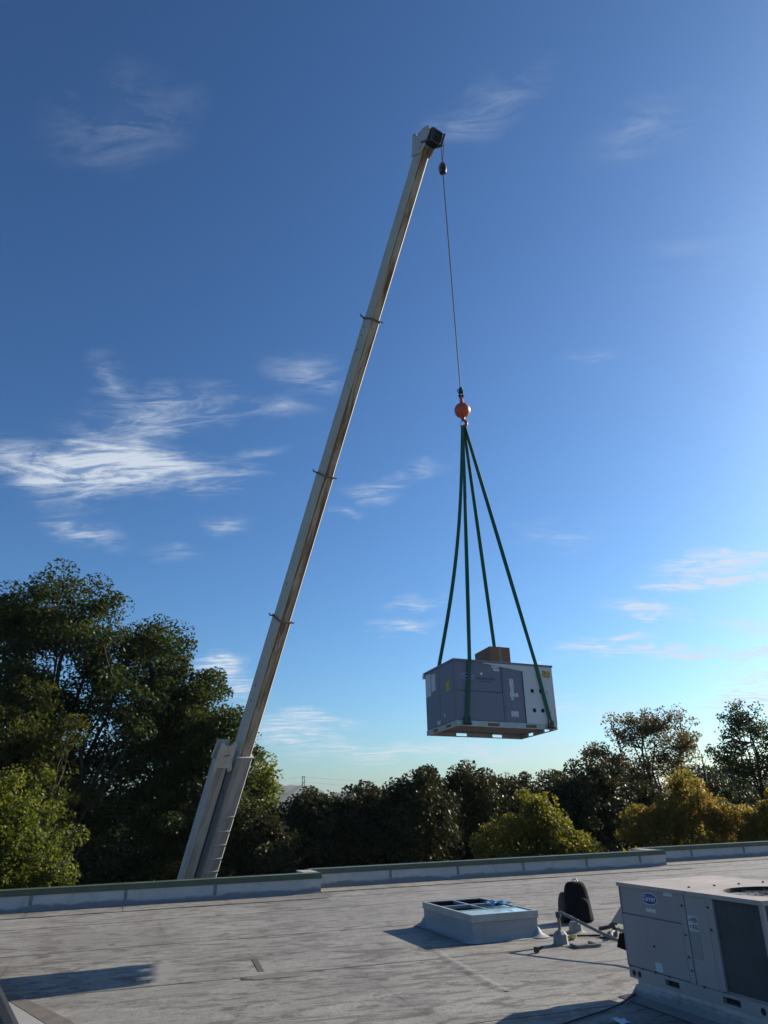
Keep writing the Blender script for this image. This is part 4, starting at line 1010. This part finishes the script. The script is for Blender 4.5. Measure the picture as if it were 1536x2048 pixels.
# dark magnolia row
MAG = [(-5.3,30.5,1.9,1.7,'dark magnolia with brown-tinged leaves at the foot of the boom',21,1.0),
       (-3.4,33.0,2.6,2.0,'dark magnolia below the distant pylon',22,1.0), (-1.3,33.6,2.75,2.1,'dark magnolia with two small peaks',23,1.0),
       (.9,32.2,2.95,1.75,'olive dark magnolia with a domed crown',24,1.0), (3.0,36.5,3.65,2.4,'near-black magnolia with the highest dome',25,1.0),
       (5.4,39.0,3.2,2.3,'dark evergreen behind the yellow maple',26,1.0), (8.6,36.8,3.55,2.3,'black-green magnolia below the bronze tall tree',27,1.0), (11.2,38.5,2.7,2.4,'dark evergreen behind the orange maple',28,1.0), (15.2,39,2.6,2.6,'dark evergreen under the tall thin green tree',29,1.0)]
for (x, y, zt, rx, lb, sd_, k) in MAG:
    rr = random.Random(sd_)
    ell = [(rr.uniform(-.3,.3), 0, zt-1.25, rx*.72, rx*.72, 1.2), (rr.uniform(-.7,-.3), 0, zt-1.7, rx*.6, rx*.6, 1.2), (rr.uniform(.3,.7), -.2, zt-1.6, rx*.6, rx*.6, 1.15), (0, -.2, zt-2.9, rx*.98, rx*.9, 1.7), (0, -.2, zt-4.4, rx*1.05, rx*.95, 1.5)]
    tree('magnolia_tree', lb, x, y, ell, 230, 120, .46, .15, L_MAG, .2, sd_, .5, 8, .2, GRP)
tree('maple_tree', 'broad yellow-green maple just beyond the parapet', 4.95, 29.0, [(.1,0,1.3,.55,.7,.75),(-.6,0,.75,.7,.9,.7),(.7,0,.6,.7,.9,.75),(-1.45,0,.3,.75,1,.6),(1.45,0,.05,.75,1,.7),(0,0,-.5,2.1,1.4,1.0)], 240, 115, .36, .11, L_YEL, .15, 31, .35, 9, .25, GRP, jit=.19)
tree('maple_tree', 'orange and yellow maple near the parapet step', 11.0, 31.0, [(.3,0,1.85,.6,.8,.8),(-.5,0,1.2,.7,.9,.7),(1.1,0,1.1,.75,.9,.7),(-1.6,0,.75,.75,1,.7),(1.9,0,.5,.7,1,.8),(0,0,-.2,2.5,1.5,1.1)], 240, 105, .38, .115, L_ORA, .15, 32, .35, 9, .25, GRP, jit=.19)
tree('maple_tree', 'small rusty orange maple at the end of the far parapet', 13.6, 29.6, [(-.5,0,.55,.8,1.0,.95),(.8,0,.8,1.2,1.2,1.2),(0,0,-.5,1.5,1.2,.9)], 130, 140, .34, .11, L_ORA, .12, 33, .35, 7, .25, GRP, jit=.19)
tree('tall_tree', 'tall open-crowned tree with thin bronze autumn leaves', 14.8, 46.0, [(-2.9,0,4.2,1.1,1.2,1.1),(-1.2,0,5.5,1.1,1.3,1.2),(.4,0,5.8,1.1,1.3,1.1),(1.9,0,5.2,1.15,1.3,1.5),(1.2,0,3.6,1.3,1.4,1.2),(-1.2,0,3.4,1.7,1.4,1.2),(-.3,0,1.6,2.4,1.6,1.2)], 330, 38, .46, .15, L_POP, .28, 41, .2, 26, .3, GRP, twig=.026)
tree('tall_tree', 'tall thin-leaved green tree beside the bronze one', 20.2, 44.0, [(-.5,0,5.5,1.2,1.3,1.2),(-1.5,0,4.0,1.0,1.2,1.0),(.9,0,4.6,1.2,1.4,1.3),(-.3,0,3.0,1.6,1.5,1.1),(-1.0,0,1.2,2.2,1.5,1.3),(1.5,0,2.4,1.6,1.5,1.6)], 330, 34, .46, .15, L_OAK, .26, 42, .2, 24, .3, GRP, twig=.026)
# bare dead top between them
dt = empty('dead_tree', TR((17.6, 45.5, GROUND)), 'bare dead treetop between the two tall trees', 'tree', None)
d_ = MB(); d_.tube([(0,0,0),(.1,0,6),(.05,0,9.6)], [.14,.09,.03], 6)
for (h0, dx, dz) in ((6.2, 1.1, 1.0), (7.0, -.8, .9), (7.8, .7, .6), (8.2, -.5, .7), (6.8, .9, .3), (8.8, .3, .5)):
    d_.tube([(.07,0,h0), (dx*.6, .1, h0+dz*.5), (dx, .1, h0+dz)], [.03,.02,.008], 5, False)
d_.build('trunk', M_BARK, dt)
# small distant trees filling the skyline
rr = random.Random(5)
FAR = [(-20,70,2.2),(-13,75,2.6),(-8,80,3.2),(-2,95,3.6),(4,105,4.3),(9,98,4.5),(14,100,4.7),(20,96,5.2),(27,92,5.0),(34,90,5.5),(40,95,5.5),(-26,72,4),(-32,70,5)]
FL = ['distant tree behind the oak trunks','distant tree left of the boom foot','distant tree behind the slender tree','low distant tree under the pylon','distant round tree on the skyline below the hanging unit',
      'distant tree behind the highest magnolia','distant tree between magnolia and bronze tree','distant tree under the bronze tree','distant tree seen through the bronze tree','distant tree behind the dead treetop','distant tree behind the thin green tree','distant tree behind the tallest oak','distant tree beyond the green maple']
for i, (x, y, zt) in enumerate(FAR):
    rx = rr.uniform(3.0, 4.2)
    tree('distant_tree', FL[i], x, y, [(0,0,zt-2.0,rx*.7,rx*.7,2.0),(rr.uniform(-1.5,1.5),0,zt-3.4,rx,rx*.9,2.2),(0,0,zt-5.5,rx*1.05,rx,2.4)], 90, 75, 1.15, .38, L_FAR, .2, 60+i, .5, 5, .3, 'distant trees on the skyline')

# ------------------------------------------------------------------ pale building behind the left trees
bd = empty('low_building', TR((-21.0, 66.0, GROUND), R(8)), 'low pale building glimpsed behind the oak trunks', 'building')
MB().box((-9, 0, 0), (7, 9, 4.3)).build('wall', M_BLDG, bd)
rf = MB().box((-9.3, -.3, 4.3), (7.3, 9.3, 4.75)).build('roof', M_BROOF, bd)
for k in range(6):
    x = -8+k*2.5
    wn_ = MB().box((x, -.05, 1.2), (x+1.5, -.005, 3.2)).build('window', M_WHITE, bd)
    MB().box((x+.08, -.07, 1.28), (x+.7, -.051, 3.12)).build('pane', M_GLASS, wn_); MB().box((x+.8, -.07, 1.28), (x+1.42, -.051, 3.12)).build('pane', M_GLASS, wn_)

# ------------------------------------------------------------------ hills, pylon
def hill(name, pts, y, depth, seed, mat):
    """wooded ridge: profile (x, z) with an uneven top, given real depth"""
    rg = random.Random(seed); vs = []; fs = []; n_ = 220; x0, x1 = pts[0][0], pts[-1][0]
    def zat(x):
        for (a, za), (b, zb) in zip(pts, pts[1:]):
            if a <= x <= b:
                s = (x-a)/(b-a); s = s*s*(3-2*s); return za+(zb-za)*s
        return pts[-1][1]
    rows = 7
    for i in range(n_+1):
        x = x0+(x1-x0)*i/n_; z = zat(x)
        for j in range(rows):
            s = j/(rows-1); prof = math.sin(min(1, s*1.15)*math.pi/2)
            vs.append((x+rg.uniform(-1, 1)*depth*.004, y+s*depth, GROUND+(z-GROUND)*prof+(rg.uniform(-.5, 1)*depth*.014 if j else 0)))
    for i in range(n_):
        for j in range(rows-1): fs.append((i*rows+j, (i+1)*rows+j, (i+1)*rows+j+1, i*rows+j+1))
    return tag(MB().add(vs, fs).build(name, mat), kind='structure')
M_HILL = plain('wooded_hill', (.022, .032, .016), .9, 0, .5, .05)
hill('hill', [(-700,2),(-330,4),(-120,8),(-80,19),(-40,23),(30,22),(90,15),(200,13),(380,12),(700,6)], 880, 260, 3, M_HILL)
hill('hill', [(-1500,18),(-700,28),(-320,45),(-225,54),(-190,50),(-150,22),(0,16),(600,22),(1500,14)], 1500, 500, 4, M_HILL)
py = empty('pylon', TR((-77.2, 700, GROUND)), 'steel lattice transmission pylon on the far skyline', 'pylon')
MP = plain('pylon_steel', (.10, .10, .11), .6)
b_ = MB(); Hp = 34.3
for sx_ in (-1, 1):
    for sy_ in (-1, 1): b_.tube([(sx_*1.6, sy_*1.6, 0), (sx_*1.1, sy_*1.1, Hp*.6), (sx_*.95, sy_*.95, Hp)], .24, 4)
for k in range(9):
    z0_ = Hp*k/9; z1_ = Hp*(k+1)/9; s = 1 if k % 2 else -1
    for sy_ in (-1, 1): b_.tube([(-s*1.1, sy_*1.1, z0_), (s*1.1, sy_*1.1, z1_)], .13, 4)
b_.build('lattice', MP, py)
for z_ in (Hp-.5, Hp-5): MB().box((-1.5, -.3, z_), (1.5, .3, z_+.5)).build('cross_arm', MP, py)
wr = MB()
for z_, sx_ in ((Hp-.2, -1.4), (Hp-4.8, 1.4)):
    for X in (-220, 220):
        wr.tube([(sx_+X*t, 60*t, z_-26*t*(1-t)) for t in [i/12 for i in range(13)]], .07, 4, False)
wr.build('power_line', MP, py)

# ------------------------------------------------------------------ air
hz = MB().box((-3100, -700, GROUND-1.0), (3100, 4600, 66.0)).build('haze', bpy.data.materials.new('haze'))
hm = hz.data.materials[0]; hm.use_nodes = True; hm.node_tree.nodes.clear()
pv = hm.node_tree.nodes.new('ShaderNodeVolumePrincipled'); pv.inputs['Color'].default_value = (.80, .88, 1.0, 1); pv.inputs['Density'].default_value = .00010
ho = hm.node_tree.nodes.new('ShaderNodeOutputMaterial'); hm.node_tree.links.new(pv.outputs[0], ho.inputs['Volume'])
tag(hz, kind='stuff')
